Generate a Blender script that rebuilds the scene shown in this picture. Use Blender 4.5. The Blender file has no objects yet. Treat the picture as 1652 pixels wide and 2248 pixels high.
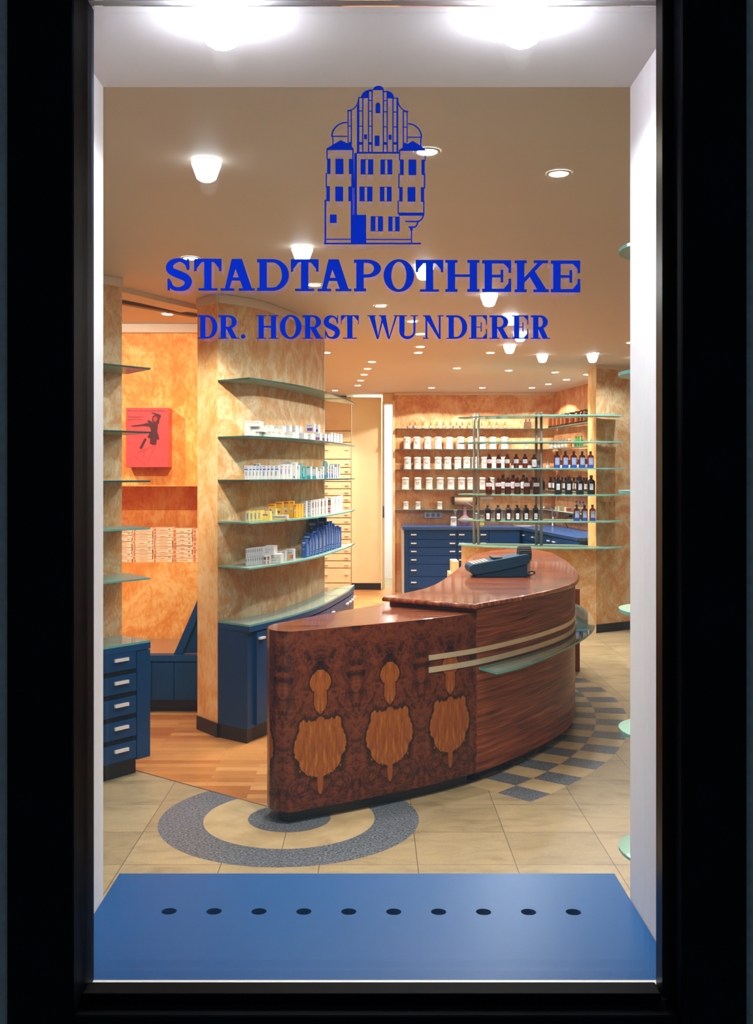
import bpy, bmesh, math, random
from mathutils import Vector, Matrix
from mathutils.geometry import delaunay_2d_cdt
R = math.radians
random.seed(7)
S = bpy.context.scene
COL = S.collection

# ------------------------------------------------------------------ camera, world, exposure
CX, HY, F, EYE = 815.0, 1040.0, 2260.0, 1.61
W, H = 1652.0, 2248.0
cd = bpy.data.cameras.new('camera'); cam = bpy.data.objects.new('camera', cd); COL.objects.link(cam)
cam.location = (0, 0, EYE); cam.rotation_euler = (R(90), 0, 0)
cd.sensor_fit = 'VERTICAL'; cd.sensor_height = 24.0; cd.lens = F * 24.0 / H
cd.shift_x = (W / 2 - CX) / H; cd.shift_y = (HY - H / 2) / H
cd.clip_start = 0.05; cd.clip_end = 100
S.camera = cam
wd = bpy.data.worlds.new('night'); S.world = wd; wd.use_nodes = True
wd.node_tree.nodes['Background'].inputs[0].default_value = (0.40, 0.62, 0.80, 1)
wd.node_tree.nodes['Background'].inputs[1].default_value = 0.075
vs = S.view_settings
vs.view_transform = 'Standard'; vs.look = 'None'; vs.gamma = 1; vs.exposure = 0.0; vs.use_curve_mapping = False
S.cycles.use_denoising = True
S.cycles.max_bounces = 10; S.cycles.diffuse_bounces = 5; S.cycles.glossy_bounces = 4
S.cycles.transparent_max_bounces = 24; S.cycles.sample_clamp_indirect = 4.0
S.cycles.caustics_reflective = False; S.cycles.caustics_refractive = False
HALOGEN = (1.0, 0.88, 0.72); COOL = (0.93, 0.96, 1.0)
HAL_W, CONE_W, SOFFIT_W = 196.0, 58.0, 44.0      # beams of the spots, the cone lamps and the soffit lamps
CEIL = 2.71

def P(px, py, d): return Vector(((px - CX) * d / F, d, EYE - (py - HY) * d / F))
def X(px, d): return (px - CX) * d / F
def on_ceiling(px, py):
    d = (CEIL - EYE) * F / (HY - py); return ((px - CX) * d / F, d)
def on_floor(px, py, z=0.0):
    d = (EYE - z) * F / (py - HY); return ((px - CX) * d / F, d)

# ------------------------------------------------------------------ materials
M = {}
class NT:
    def __init__(s, name):
        s.m = bpy.data.materials.new(name); s.m.use_nodes = True
        s.t = s.m.node_tree; s.b = s.t.nodes['Principled BSDF']; s.out = s.t.nodes['Material Output']
    def n(s, typ, **kw):
        nd = s.t.nodes.new('ShaderNode' + typ)
        for k, v in kw.items():
            if k.startswith('i_'): nd.inputs[int(k[2:])].default_value = v
            else: setattr(nd, k, v)
        return nd
    def l(s, a, b): s.t.links.new(a, b)
    def math(s, op, a, b=None, c=None):
        nd = s.n('Math', operation=op)
        for i, v in enumerate((a, b, c)):
            if v is None: continue
            if isinstance(v, (int, float)): nd.inputs[i].default_value = v
            else: s.l(v, nd.inputs[i])
        return nd.outputs[0]
    def pos(s): return s.n('NewGeometry').outputs['Position']
    def mapv(s, v, sc=(1, 1, 1), rot=(0, 0, 0), loc=(0, 0, 0)):
        nd = s.n('Mapping'); nd.inputs['Scale'].default_value = sc; nd.inputs['Rotation'].default_value = rot; nd.inputs['Location'].default_value = loc
        s.l(v, nd.inputs[0]); return nd.outputs[0]
    def noise(s, v, scale, detail=4, rough=.5, dist=0.0):
        nd = s.n('TexNoise'); nd.inputs['Scale'].default_value = scale; nd.inputs['Detail'].default_value = detail
        nd.inputs['Roughness'].default_value = rough; nd.inputs['Distortion'].default_value = dist
        s.l(v, nd.inputs['Vector']); return nd.outputs[0]
    def ramp(s, v, stops):
        nd = s.n('ValToRGB'); e = nd.color_ramp.elements
        while len(e) < len(stops): e.new(0.5)
        for el, (p, c) in zip(e, stops): el.position = p; el.color = (*c, 1)
        s.l(v, nd.inputs[0]); return nd.outputs[0]
    def mix(s, f, a, b, mode='MIX'):
        nd = s.n('Mix', data_type='RGBA', blend_type=mode)
        for i, v in ((0, f), (6, a), (7, b)):
            if isinstance(v, (int, float)): nd.inputs[i].default_value = v
            elif isinstance(v, tuple): nd.inputs[i].default_value = (*v, 1)
            else: s.l(v, nd.inputs[i])
        return nd.outputs[2]
    def base(s, v, rough=.5, metal=0, coat=0, spec=.5):
        if isinstance(v, tuple): s.b.inputs['Base Color'].default_value = (*v, 1)
        else: s.l(v, s.b.inputs['Base Color'])
        s.b.inputs['Roughness'].default_value = rough; s.b.inputs['Metallic'].default_value = metal
        s.b.inputs['Coat Weight'].default_value = coat; s.b.inputs['Coat Roughness'].default_value = .06
        s.b.inputs['Specular IOR Level'].default_value = spec
        return s.m
def plain(name, c, rough=.5, metal=0, coat=0, spec=.5, vary=.06, scale=8.0):
    t = NT(name)
    nz = t.noise(t.pos(), scale, 3)
    dk = tuple(x * (1 - vary) for x in c); lt = tuple(min(1, x * (1 + vary)) for x in c)
    M[name] = t.base(t.ramp(nz, [(.3, dk), (.7, lt)]), rough, metal, coat, spec); return M[name]
def emitter(name, c, k):
    t = NT(name); t.base((.8, .8, .8), .4)
    t.b.inputs['Emission Color'].default_value = (*c, 1); t.b.inputs['Emission Strength'].default_value = k
    M[name] = t.m
def glass(name, tint, gloss_ior=1.5, rough=0.0, film=0.0, film_c=(.5, .7, .65)):
    t = NT(name); t.t.nodes.remove(t.b)
    tr = t.n('BsdfTransparent'); tr.inputs[0].default_value = (*tint, 1)
    gl = t.n('BsdfGlossy'); gl.inputs['Roughness'].default_value = rough; gl.inputs[0].default_value = (1, 1, 1, 1)
    fr = t.n('Fresnel'); fr.inputs[0].default_value = gloss_ior
    mx = t.n('MixShader'); t.l(fr.outputs[0], mx.inputs[0]); t.l(tr.outputs[0], mx.inputs[1]); t.l(gl.outputs[0], mx.inputs[2])
    o = mx.outputs[0]
    if film:
        df = t.n('BsdfDiffuse'); df.inputs[0].default_value = (*film_c, 1)
        m2 = t.n('MixShader'); m2.inputs[0].default_value = film
        t.l(o, m2.inputs[1]); t.l(df.outputs[0], m2.inputs[2]); o = m2.outputs[0]
    t.l(o, t.out.inputs[0]); M[name] = t.m
def sponge(name, cs, scale=4.2, rough=.55):
    """sponged and wiped glaze paint: clouds of three tones with brushed streaks"""
    t = NT(name); p = t.pos()
    v = t.mapv(p, (1, 1, 1), (.3, .5, .2))
    a = t.noise(v, scale, 7, .62, 1.6)
    b = t.noise(t.mapv(p, (2.2, 2.2, 1.0), (.2, .6, .7)), scale * 3.2, 6, .6, 2.2)
    f = t.math('ADD', t.math('MULTIPLY', a, .62), t.math('MULTIPLY', b, .38))
    M[name] = t.base(t.ramp(f, [(.42, cs[0]), (.5, cs[1]), (.58, cs[2])]), rough, 0, 0, .25)
sponge('wall_apricot', [(.62, .31, .105), (.66, .44, .22), (.74, .60, .37)])
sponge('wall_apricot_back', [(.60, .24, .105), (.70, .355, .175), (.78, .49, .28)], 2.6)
sponge('wall_orange', [(.80, .27, .045), (.90, .39, .085), (.95, .55, .18)], 2.6)
sponge('wall_column', [(.82, .44, .14), (.90, .58, .24), (.95, .74, .40)], 3.0)
plain('plaster_white', (.90, .89, .92), .7, vary=.015, scale=30)
plain('ceiling_paint', (.63, .575, .515), .55, vary=.02, scale=1.5)
plain('cornice_paint', (.74, .66, .54), .6, vary=.02)
plain('frame_lacquer', (.006, .008, .016), .6, vary=.2, spec=.08)
plain('bead_rubber', (.020, .014, .014), .35, vary=.2, spec=.2)
plain('stucco_grey', (.74, .78, .80), .85, vary=.12, scale=60)
plain('gasket_white', (.75, .77, .78), .5, vary=.03)
plain('sill_blue', (.006, .078, .25), .36, vary=.03, scale=40, spec=.10)
plain('void_black', (.004, .004, .004), .9)  # shade inside the vent box and drawer gaps, put into the colour
plain('cab_blue', (.004, .052, .165), .36, vary=.06, spec=.28)
plain('cab_blue_edge', (.006, .062, .19), .34, vary=.05, spec=.3)
plain('lab_blue', (.003, .045, .20), .36, vary=.05, spec=.25)
plain('lab_top', (.018, .070, .235), .22, vary=.04)
plain('lab_side', (.42, .46, .44), .4, vary=.03)
plain('toe_black', (.010, .008, .010), .45, vary=.2)
plain('beech', (.78, .60, .33), .4, vary=.06)
plain('beech_edge', (.50, .26, .09), .4, vary=.06)
plain('door_cream', (.86, .80, .52), .45, vary=.03)
plain('handle_silver', (.88, .88, .88), .35, .1, vary=.03)
plain('chrome', (.75, .76, .78), .12, 1.0, vary=.02)
plain('steel', (.30, .28, .26), .4, .5, vary=.05)
plain('strip_brass', (.84, .78, .62), .30, .6, vary=.05)
plain('porcelain', (.68, .69, .70), .18, vary=.01)
plain('ink', (.03, .03, .035), .6)
plain('ink_grey', (.25, .26, .28), .6)
plain('paper_white', (.60, .61, .63), .5, vary=.02)
plain('paper_bright', (.66, .67, .67), .5, vary=.02)
plain('paper_cream', (.86, .66, .42), .55, vary=.03)
plain('print_orange', (.80, .17, .03), .5)
plain('print_red', (.70, .04, .02), .5)
plain('print_yellow', (.80, .62, .06), .5)
plain('print_olive', (.55, .50, .05), .5)
plain('print_blue', (.03, .10, .50), .5)
plain('print_navy', (.03, .05, .25), .5)
plain('print_purple', (.16, .06, .45), .5)
plain('print_teal', (.03, .34, .36), .5)
plain('print_green', (.35, .55, .10), .5)
plain('carton_yellow', (.86, .46, .02), .5, vary=.03)
plain('carton_lemon', (.84, .66, .12), .5, vary=.03)
plain('carton_blue', (.012, .10, .40), .4, vary=.05)
plain('carton_lightblue', (.35, .50, .72), .45)
plain('poster_red', (.60, .075, .075), .3, vary=.10, scale=14)
plain('poster_dark', (.075, .012, .014), .4, vary=.2)
plain('poster_mid', (.45, .05, .045), .4, vary=.2)
plain('poster_ink', (.20, .015, .02), .4)
plain('skin_red', (.42, .03, .02), .4)
plain('cap_dark', (.025, .010, .008), .35, vary=.2)
plain('cap_red', (.30, .02, .015), .4)
plain('cork', (.40, .15, .05), .6)
plain('label_white', (.62, .64, .72), .6, vary=.03)
plain('label_blue', (.25, .32, .55), .6, vary=.06)
plain('label_deep', (.02, .07, .42), .5)
plain('dark_liquid', (.012, .007, .006), .12, vary=.2)
plain('green_bottle', (.02, .16, .035), .12, vary=.1)
plain('wood_mini', (.11, .045, .022), .5, vary=.2)
plain('device_blue', (.008, .050, .105), .5, vary=.06, spec=.3)
plain('device_dark', (.012, .012, .014), .5, vary=.2)
plain('key_cream', (.60, .56, .46), .5)
plain('plastic_white', (.62, .64, .66), .4)
plain('paper_roll', (.60, .47, .34), .6)
plain('bench_brown', (.36, .17, .08), .3, vary=.05)
plain('rail_dark', (.10, .075, .06), .5)
plain('shelf_edge', (.13, .42, .38), .12, vary=.12); plain('shelf_edge_shaded', (.02, .085, .08), .12, vary=.12)  # second edge tone: dark refraction above eye level put into the colour
plain('shelf_edge_dark', (.05, .085, .085), .2, vary=.1)
plain('edge_white', (.86, .88, .92), .3, vary=.01)
emitter('lamp_glass', COOL, 5.0); emitter('lamp_glass_soffit', (.93, .90, 1.0), 92.0); emitter('bulb', HALOGEN, 160.0)
plain('lamp_ring', (.8, .8, .8), .3, vary=.01)
glass('glass_shelf', (.84, .94, .90), 1.5, .02, .52, (.36, .52, .43))
glass('glass_top', (.80, .90, .87), 1.55, .02, .28, (.46, .56, .50))
glass('glass_ledge', (.78, .93, .88), 1.5, .02, .22, (.42, .58, .50))
glass('glass_thick', (.62, .86, .80), 1.5, .03, .40, (.50, .74, .66))
glass('pane', (.97, .985, .98), 1.45)
glass('pane_coated', (.98, .985, .985), 2.7); glass('pane_inner', (.99, .99, .99), 1.25)
glass('amber', (.62, .24, .06), 1.5, .04, .30, (.10, .025, .006))
glass('amber_light', (.85, .45, .14), 1.5, .04, .55, (.72, .22, .03))
glass('amber_jar', (.55, .22, .07), 1.5, .04, .40, (.26, .075, .015))
glass('clear_glass', (.90, .93, .93), 1.5, .02, .12, (.75, .78, .78))
glass('violet_glass', (.92, .72, .88), 1.5, .02, .35, (.66, .42, .58))
def film():      # blue vinyl lit from both sides, extra glow put into the colour
    t = NT('window_film'); t.t.nodes.remove(t.b)
    d = t.n('BsdfDiffuse'); d.inputs[0].default_value = (.10, .17, 1.3, 1)
    tr = t.n('BsdfTranslucent'); tr.inputs[0].default_value = (.0, .05, 1.35, 1)
    ad = t.n('AddShader')
    t.l(d.outputs[0], ad.inputs[0]); t.l(tr.outputs[0], ad.inputs[1]); t.l(ad.outputs[0], t.out.inputs[0]); M['window_film'] = t.m
film()
def walnut(name, src='UV', k=1.0):
    t = NT(name)
    v = t.n('TexCoord').outputs['UV'] if src == 'UV' else t.pos()
    big = t.noise(t.mapv(v, (.55, 1.6, 1)), 2.2, 3, .5, .6)
    add = t.n('VectorMath', operation='MULTIPLY_ADD'); t.l(big, add.inputs[0]); add.inputs[1].default_value = (0, .075, 0); t.l(v, add.inputs[2])
    w = add.outputs[0]
    a = t.noise(t.mapv(w, (.9, 26, 1)), 1.6, 6, .65, .3)
    b = t.noise(t.mapv(w, (2.0, 95, 1)), 1.6, 3, .6)
    f = t.math('ADD', t.math('MULTIPLY', a, .72), t.math('MULTIPLY', b, .28))
    c = t.ramp(f, [(.38, (.055 * k, .012 * k, .006 * k)), (.47, (.18 * k, .044 * k, .018 * k)), (.55, (.29 * k, .075 * k, .027 * k)), (.64, (.44 * k, .140 * k, .055 * k))])
    M[name] = t.base(c, .38 if src == 'UV' else .24, 0, .05 if src == 'UV' else .45, .2)
walnut('walnut'); walnut('walnut_top', 'POS', 1.25)
def burl():
    """bookmatched burr walnut: the veneer leaves mirror about upright seams, pale shield figures sit on the seams"""
    t = NT('burl'); uv = t.n('TexCoord').outputs['UV']
    sp = t.n('SeparateXYZ'); t.l(uv, sp.inputs[0]); u, z = sp.outputs[0], sp.outputs[1]
    PER, U0 = BURL_PER, BURL_U0
    q = t.math('DIVIDE', t.math('SUBTRACT', u, U0), PER)
    m = t.math('MULTIPLY', t.math('ABSOLUTE', t.math('SUBTRACT', t.math('FRACT', t.math('ADD', q, .5)), .5)), PER)
    cb = t.n('CombineXYZ'); t.l(m, cb.inputs[0]); t.l(z, cb.inputs[1]); v = cb.outputs[0]
    n1 = t.noise(v, 8.0, 10, .72, 1.9); n2 = t.noise(v, 24.0, 7, .72, 1.8); n3 = t.noise(v, 4.5, 4, .5, 1.2)
    f = t.math('ADD', t.math('MULTIPLY', n1, .6), t.math('MULTIPLY', n2, .4))
    basec = t.ramp(f, [(.38, (.008, .003, .003)), (.445, (.042, .010, .005)), (.50, (.115, .025, .010)), (.58, (.165, .040, .014)), (.68, (.25, .068, .022))])
    edge = t.noise(v, 17.0, 5, .6, .8); lobe = t.noise(v, 7.5, 1, .5, .2)
    def ell(a, zc, b, wob, tail=0):
        dz = t.math('DIVIDE', t.math('SUBTRACT', z, zc), b)
        mm = m
        if tail:   # narrow towards the foot
            k = t.math('MAXIMUM', t.math('MULTIPLY', dz, -1.0), 0.0)
            mm = t.math('ADD', m, t.math('MULTIPLY', t.math('MULTIPLY', k, k), tail))
        du = t.math('DIVIDE', mm, a)
        e = t.math('SQRT', t.math('ADD', t.math('MULTIPLY', du, du), t.math('MULTIPLY', dz, dz)))
        e = t.math('ADD', e, t.math('MULTIPLY', t.math('SUBTRACT', edge, .5), wob))
        return t.math('ADD', e, t.math('MULTIPLY', t.math('SUBTRACT', lobe, .5), wob * .9))
    e = ell(.138, .325, .160, .80, .10)
    e = t.math('MINIMUM', e, ell(.017, .175, .055, .45))
    e = t.math('MINIMUM', e, ell(.058, .640, .058, .40, .02))
    e = t.math('MINIMUM', e, ell(.033, .580, .095, .60))
    e = t.math('MINIMUM', e, ell(.026, .455, .030, .3))
    fig = t.n('MapRange'); fig.interpolation_type = 'SMOOTHSTEP'; t.l(e, fig.inputs[0]); fig.inputs[1].default_value = 1.0; fig.inputs[2].default_value = .95; fig.inputs[3].default_value = 0; fig.inputs[4].default_value = 1
    rim = t.n('MapRange'); rim.interpolation_type = 'SMOOTHSTEP'; t.l(t.math('ABSOLUTE', t.math('SUBTRACT', e, 1.05)), rim.inputs[0]); rim.inputs[1].default_value = .13; rim.inputs[2].default_value = .02; rim.inputs[3].default_value = 0; rim.inputs[4].default_value = .85
    fl = t.noise(t.mapv(v, (30, 5, 1)), 2.2, 5, .6, .6)
    figc = t.mix(t.math('MULTIPLY', n3, .7), t.ramp(fl, [(.35, (.26, .066, .011)), (.55, (.40, .115, .017)), (.68, (.60, .23, .035))]), (.14, .038, .013))
    c = t.mix(rim.outputs[0], basec, (.012, .005, .004)); c = t.mix(fig.outputs[0], c, figc)
    M['burl'] = t.base(c, .28, 0, .15, .25)
def floors():
    t = NT('floor_tile'); p = t.pos()
    br = t.n('TexBrick'); br.offset = 0; br.offset_frequency = 1; br.squash = 1
    t.l(t.mapv(p, (1, 1, 1), (0, 0, 0), (-.19, -.39, 0)), br.inputs[0])
    br.inputs['Scale'].default_value = 1; br.inputs['Mortar Size'].default_value = .0022; br.inputs['Mortar Smooth'].default_value = .1
    br.inputs['Brick Width'].default_value = .405; br.inputs['Row Height'].default_value = .385
    br.inputs['Color1'].default_value = (.37, .29, .17, 1); br.inputs['Color2'].default_value = (.46, .365, .22, 1); br.inputs['Mortar'].default_value = (.17, .13, .09, 1)
    cl = t.ramp(t.noise(t.mapv(p, (1, 2.2, 1)), 4.0, 7, .62, .8), [(.3, (.72, .70, .66)), (.5, (1, 1, 1)), (.72, (1.18, 1.16, 1.10))])
    sp = t.ramp(t.noise(p, 120, 2), [(.35, (.86, .86, .86)), (.6, (1, 1, 1))])
    M['floor_tile'] = t.base(t.mix(1.0, t.mix(1.0, br.outputs[0], cl, 'MULTIPLY'), sp, 'MULTIPLY'), .38, 0, 0, .4)
    t = NT('inlay_beige'); p = t.pos()
    M['inlay_beige'] = t.base(t.ramp(t.noise(p, 7, 6, .6, .6), [(.3, (.43, .32, .17)), (.7, (.60, .47, .28))]), .38, 0, 0, .4)
    t = NT('granite'); p = t.pos()
    M['granite'] = t.base(t.ramp(t.noise(p, 95, 3, .7), [(.36, (.035, .045, .06)), (.5, (.115, .14, .175)), (.66, (.27, .30, .35))]), .4, 0, 0, .4)
    t = NT('parquet'); p = t.pos()
    br = t.n('TexBrick'); br.offset = .37; br.offset_frequency = 2; br.squash = 1
    t.l(p, br.inputs[0]); br.inputs['Scale'].default_value = 1; br.inputs['Mortar Size'].default_value = .0006
    br.inputs['Brick Width'].default_value = .62; br.inputs['Row Height'].default_value = .068
    br.inputs['Color1'].default_value = (.50, .18, .045, 1); br.inputs['Color2'].default_value = (.80, .41, .14, 1); br.inputs['Mortar'].default_value = (.22, .08, .02, 1); br.inputs['Bias'].default_value = 0
    gr = t.ramp(t.noise(t.mapv(p, (3, 60, 1)), 1.5, 5, .6), [(.3, (.80, .78, .74)), (.6, (1, 1, 1)), (.75, (1.14, 1.12, 1.1))])
    M['parquet'] = t.base(t.mix(1.0, br.outputs[0], gr, 'MULTIPLY'), .3, 0, .1, .4)
floors()

# ------------------------------------------------------------------ mesh helpers
class MB:
    def __init__(s): s.b = bmesh.new(); s.mats = []; s.uv = None
    def mi(s, m):
        if m not in s.mats: s.mats.append(m)
        return s.mats.index(m)
    def face(s, vs, m, smooth=False):
        try: f = s.b.faces.new(vs)
        except ValueError: return None
        f.material_index = s.mi(m); f.smooth = smooth; return f
    def poly(s, pts, m): return s.face([s.b.verts.new(p) for p in pts], m)
    def box(s, c, size, m, rz=0.0, front=None):
        """c = centre of the BASE; front = material of the -y face"""
        x, y, z = size[0] / 2, size[1] / 2, size[2]
        mt = Matrix.Translation(c) @ Matrix.Rotation(rz, 4, 'Z')
        v = [s.b.verts.new(mt @ Vector(q)) for q in ((-x, -y, 0), (x, -y, 0), (x, y, 0), (-x, y, 0), (-x, -y, z), (x, -y, z), (x, y, z), (-x, y, z))]
        for k, q in enumerate(((3, 2, 1, 0), (4, 5, 6, 7), (0, 1, 5, 4), (1, 2, 6, 5), (2, 3, 7, 6), (3, 0, 4, 7))):
            s.face([v[i] for i in q], front if (front and k == 2) else m)
        return s
    def prism(s, pts, z0, z1, side, top=None, bot=None, uv=False):
        n = len(pts); a = [s.b.verts.new((p[0], p[1], z0)) for p in pts]; b = [s.b.verts.new((p[0], p[1], z1)) for p in pts]
        area = sum(pts[i][0] * pts[(i + 1) % n][1] - pts[(i + 1) % n][0] * pts[i][1] for i in range(n))
        if uv: lay = s.b.loops.layers.uv.verify()
        u = 0.0
        for i in range(n):
            j = (i + 1) % n; L = math.hypot(pts[j][0] - pts[i][0], pts[j][1] - pts[i][1])
            f = s.face([a[i], a[j], b[j], b[i]] if area > 0 else [a[j], a[i], b[i], b[j]], side)
            if uv and f:
                for lp in f.loops:
                    k = lp.vert; lp[lay].uv = (u if k in (a[i], b[i]) else u + L, z0 if k in (a[i], a[j]) else z1)
                    if (k in (a[j], b[j])): lp[lay].uv.x = u + L
            u += L
        s.face(b if area > 0 else b[::-1], top or side); s.face(a[::-1] if area > 0 else a, bot or top or side)
        return s
    def lathe(s, prof, c, m, seg=20, n=2.0, sx=1.0, sy=1.0, cap=True, rz=0.0):
        """stacked rings; n>2 gives a squarer plan; prof = (radius, z) or (radius, z, material)"""
        rings = []
        for q in prof:
            ring = []
            for k in range(seg):
                a = 2 * math.pi * (k + .5) / seg; ca, sa = math.cos(a), math.sin(a)
                x = math.copysign(abs(ca) ** (2 / n), ca) * q[0] * sx; y = math.copysign(abs(sa) ** (2 / n), sa) * q[0] * sy
                ring.append(s.b.verts.new((c[0] + x * math.cos(rz) - y * math.sin(rz), c[1] + x * math.sin(rz) + y * math.cos(rz), c[2] + q[1])))
            rings.append((ring, q[2] if len(q) > 2 else m))
        for (r0, _), (r1, mm) in zip(rings, rings[1:]):
            for k in range(seg): s.face([r0[k], r0[(k + 1) % seg], r1[(k + 1) % seg], r1[k]], mm, True)
        if cap: s.face(rings[0][0][::-1], rings[0][1]); s.face(rings[-1][0], rings[-1][1])
        return s
    def tube(s, path, r, m, seg=8):
        path = [Vector(p) for p in path]; rings = []
        up = Vector((0.13, 0.31, 0.94))
        for i, p in enumerate(path):
            d = (path[min(i + 1, len(path) - 1)] - path[max(i - 1, 0)]).normalized()
            a = d.cross(up).normalized(); b = d.cross(a)
            rings.append([s.b.verts.new(p + (a * math.cos(2 * math.pi * k / seg) + b * math.sin(2 * math.pi * k / seg)) * r) for k in range(seg)])
        for r0, r1 in zip(rings, rings[1:]):
            for k in range(seg): s.face([r0[k], r0[(k + 1) % seg], r1[(k + 1) % seg], r1[k]], m, True)
        s.face(rings[0][::-1], m); s.face(rings[-1], m); return s
    def build(s, name, parent=None, bevel=0.0, segs=2, mods=True):
        bmesh.ops.recalc_face_normals(s.b, faces=s.b.faces) if not s.uv == 'keep' else None
        me = bpy.data.meshes.new(name); s.b.to_mesh(me); s.b.free()
        for m in s.mats: me.materials.append(M[m])
        o = bpy.data.objects.new(name, me); COL.objects.link(o)
        if parent is not None: o.parent = parent
        if bevel:
            bv = o.modifiers.new('bevel', 'BEVEL'); bv.width = bevel; bv.segments = segs; bv.limit_method = 'ANGLE'; bv.angle_limit = R(40)
        return o
def tag(o, label, cat, group=None, kind=None):
    if label: o['label'] = label
    if cat: o['category'] = cat
    if group: o['group'] = group
    if kind: o['kind'] = kind
    return o
def thing(name, label, cat, loc=(0, 0, 0), rz=0.0, group=None):
    o = bpy.data.objects.new(name, None); COL.objects.link(o); o.location = loc; o.rotation_euler = (0, 0, rz); o.empty_display_size = .05
    return tag(o, label, cat, group)
def struct(o): o['kind'] = 'structure'; return o
def dup(root, loc, rz=0.0, label=None, group=None, scale=None):
    r = root.copy(); COL.objects.link(r); r.location = loc; r.rotation_euler = (0, 0, rz)
    if scale: r.scale = scale
    if label: r['label'] = label
    if group: r['group'] = group
    for ch in list(root.children):
        c = ch.copy(); COL.objects.link(c); c.parent = r
        for g in list(ch.children):
            d = g.copy(); COL.objects.link(d); d.parent = c
    return r
class Maker:
    """first placement moves the prototype itself, every later one copies it"""
    def __init__(s, proto): s.p = proto; s.used = False
    def put(s, loc, rz=0.0, label=None, group=None, scale=None):
        if not s.used:
            s.used = True; o = s.p; o.location = loc; o.rotation_euler = (0, 0, rz)
            if scale: o.scale = scale
            if label: o['label'] = label
            if group: o['group'] = group
            return o
        return dup(s.p, loc, rz, label, group, scale)
ORD = 'first second third fourth fifth sixth seventh eighth ninth tenth eleventh twelfth thirteenth fourteenth fifteenth sixteenth seventeenth eighteenth nineteenth twentieth'.split()
def spline(pts, per=8):
    pts = [Vector((p[0], p[1])) for p in pts]; out = []
    for i in range(len(pts) - 1):
        p0 = pts[i - 1] if i else pts[0] * 2 - pts[1]; p1, p2 = pts[i], pts[i + 1]; p3 = pts[i + 2] if i + 2 < len(pts) else pts[-1] * 2 - pts[-2]
        for k in range(per):
            t = k / per
            out.append(.5 * ((2 * p1) + (p2 - p0) * t + (2 * p0 - 5 * p1 + 4 * p2 - p3) * t * t + (3 * p1 - p0 - 3 * p2 + p3) * t ** 3))
    out.append(pts[-1]); return out
def offset(line, d):
    out = []
    for i, p in enumerate(line):
        t = (line[min(i + 1, len(line) - 1)] - line[max(i - 1, 0)]).normalized(); out.append(p + Vector((t.y, -t.x)) * d)
    return out
def hit(line, px):
    """the point of a plan curve met by the sight line through picture column px, and its length along the curve"""
    k = (px - CX) / F; u = 0
    for a, b in zip(line, line[1:]):
        fa, fb = a.x - k * a.y, b.x - k * b.y
        if fa * fb <= 0 and fa != fb:
            t = fa / (fa - fb); return a.lerp(b, t), u + (b - a).length * t
        u += (b - a).length
    return line[-1], u
def union2d(polys, holes=False):
    vs, fs = [], []
    for p in polys:
        p = list(p)
        if sum(p[i - 1][0] * p[i][1] - p[i][0] * p[i - 1][1] for i in range(len(p))) < 0: p.reverse()
        fs.append(list(range(len(vs), len(vs) + len(p)))); vs += [Vector((q[0], q[1])) for q in p]
    r = delaunay_2d_cdt(vs, [], fs, 2 if holes else 0, 1e-6)
    return r[0], [f for f, src in zip(r[2], r[5]) if holes or src]
_tx = {}
def text2d(s):
    """outline of a word in the plain built-in face: triangles in a box one unit wide"""
    if s not in _tx:
        c = bpy.data.curves.new('word', 'FONT'); c.body = s; o = bpy.data.objects.new('word', c); COL.objects.link(o)
        me = bpy.data.meshes.new_from_object(o.evaluated_get(bpy.context.evaluated_depsgraph_get()))
        xs = [v.co.x for v in me.vertices]; ys = [v.co.y for v in me.vertices]; w = max(xs) - min(xs)
        _tx[s] = ([((v.co.x - min(xs)) / w, (v.co.y - min(ys)) / w) for v in me.vertices], [list(p.vertices) for p in me.polygons])
        bpy.data.objects.remove(o); bpy.data.curves.remove(c); bpy.data.meshes.remove(me)
    return _tx[s]
def word(mb, s, x0, z0, w, y, m, mt=None):
    vs, fs = text2d(s); mt = mt or Matrix()
    v = [mb.b.verts.new(mt @ Vector((x0 + a * w, y, z0 + b * w))) for a, b in vs]
    for f in fs: mb.face([v[i] for i in f], m)

# ------------------------------------------------------------------ plan curves
WALLC = spline([(-.94, 6.29), (-.74, 6.50), (-.604, 6.83), (-.504, 7.19), (-.42, 7.58), (-.367, 7.93)], 6)      # curved wall face
FRONTC = spline([(-.725, 6.11), (-.52, 6.52), (-.356, 7.0), (-.235, 7.6), (-.165, 8.02), (-.137, 8.35)], 6)     # front of its cabinet and shelves
BODYC = spline([(-.365, 4.705), (-.03, 4.905), (.24, 5.085), (.543, 5.335), (.84, 5.69), (1.08, 6.05), (1.235, 6.37), (1.335, 6.75), (1.39, 7.1), (1.45, 7.6), (1.49, 8.2), (1.51, 8.75)], 8)
I_JOIN = 24
NOSE = [Vector(p) for p in ((-.43, 5.0), (-.468, 4.945), (-.487, 4.88), (-.488, 4.82), (-.472, 4.765), (-.44, 4.727), (-.40, 4.708))]
BURL_LINE = NOSE + BODYC[:I_JOIN + 1]
_u = [hit(BURL_LINE[4:], p)[1] + sum((b - a).length for a, b in zip(BURL_LINE[:4], BURL_LINE[1:5])) for p in (703, 858, 988)]
BURL_U0, BURL_PER = _u[0], (_u[2] - _u[0]) / 2
burl()

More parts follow.
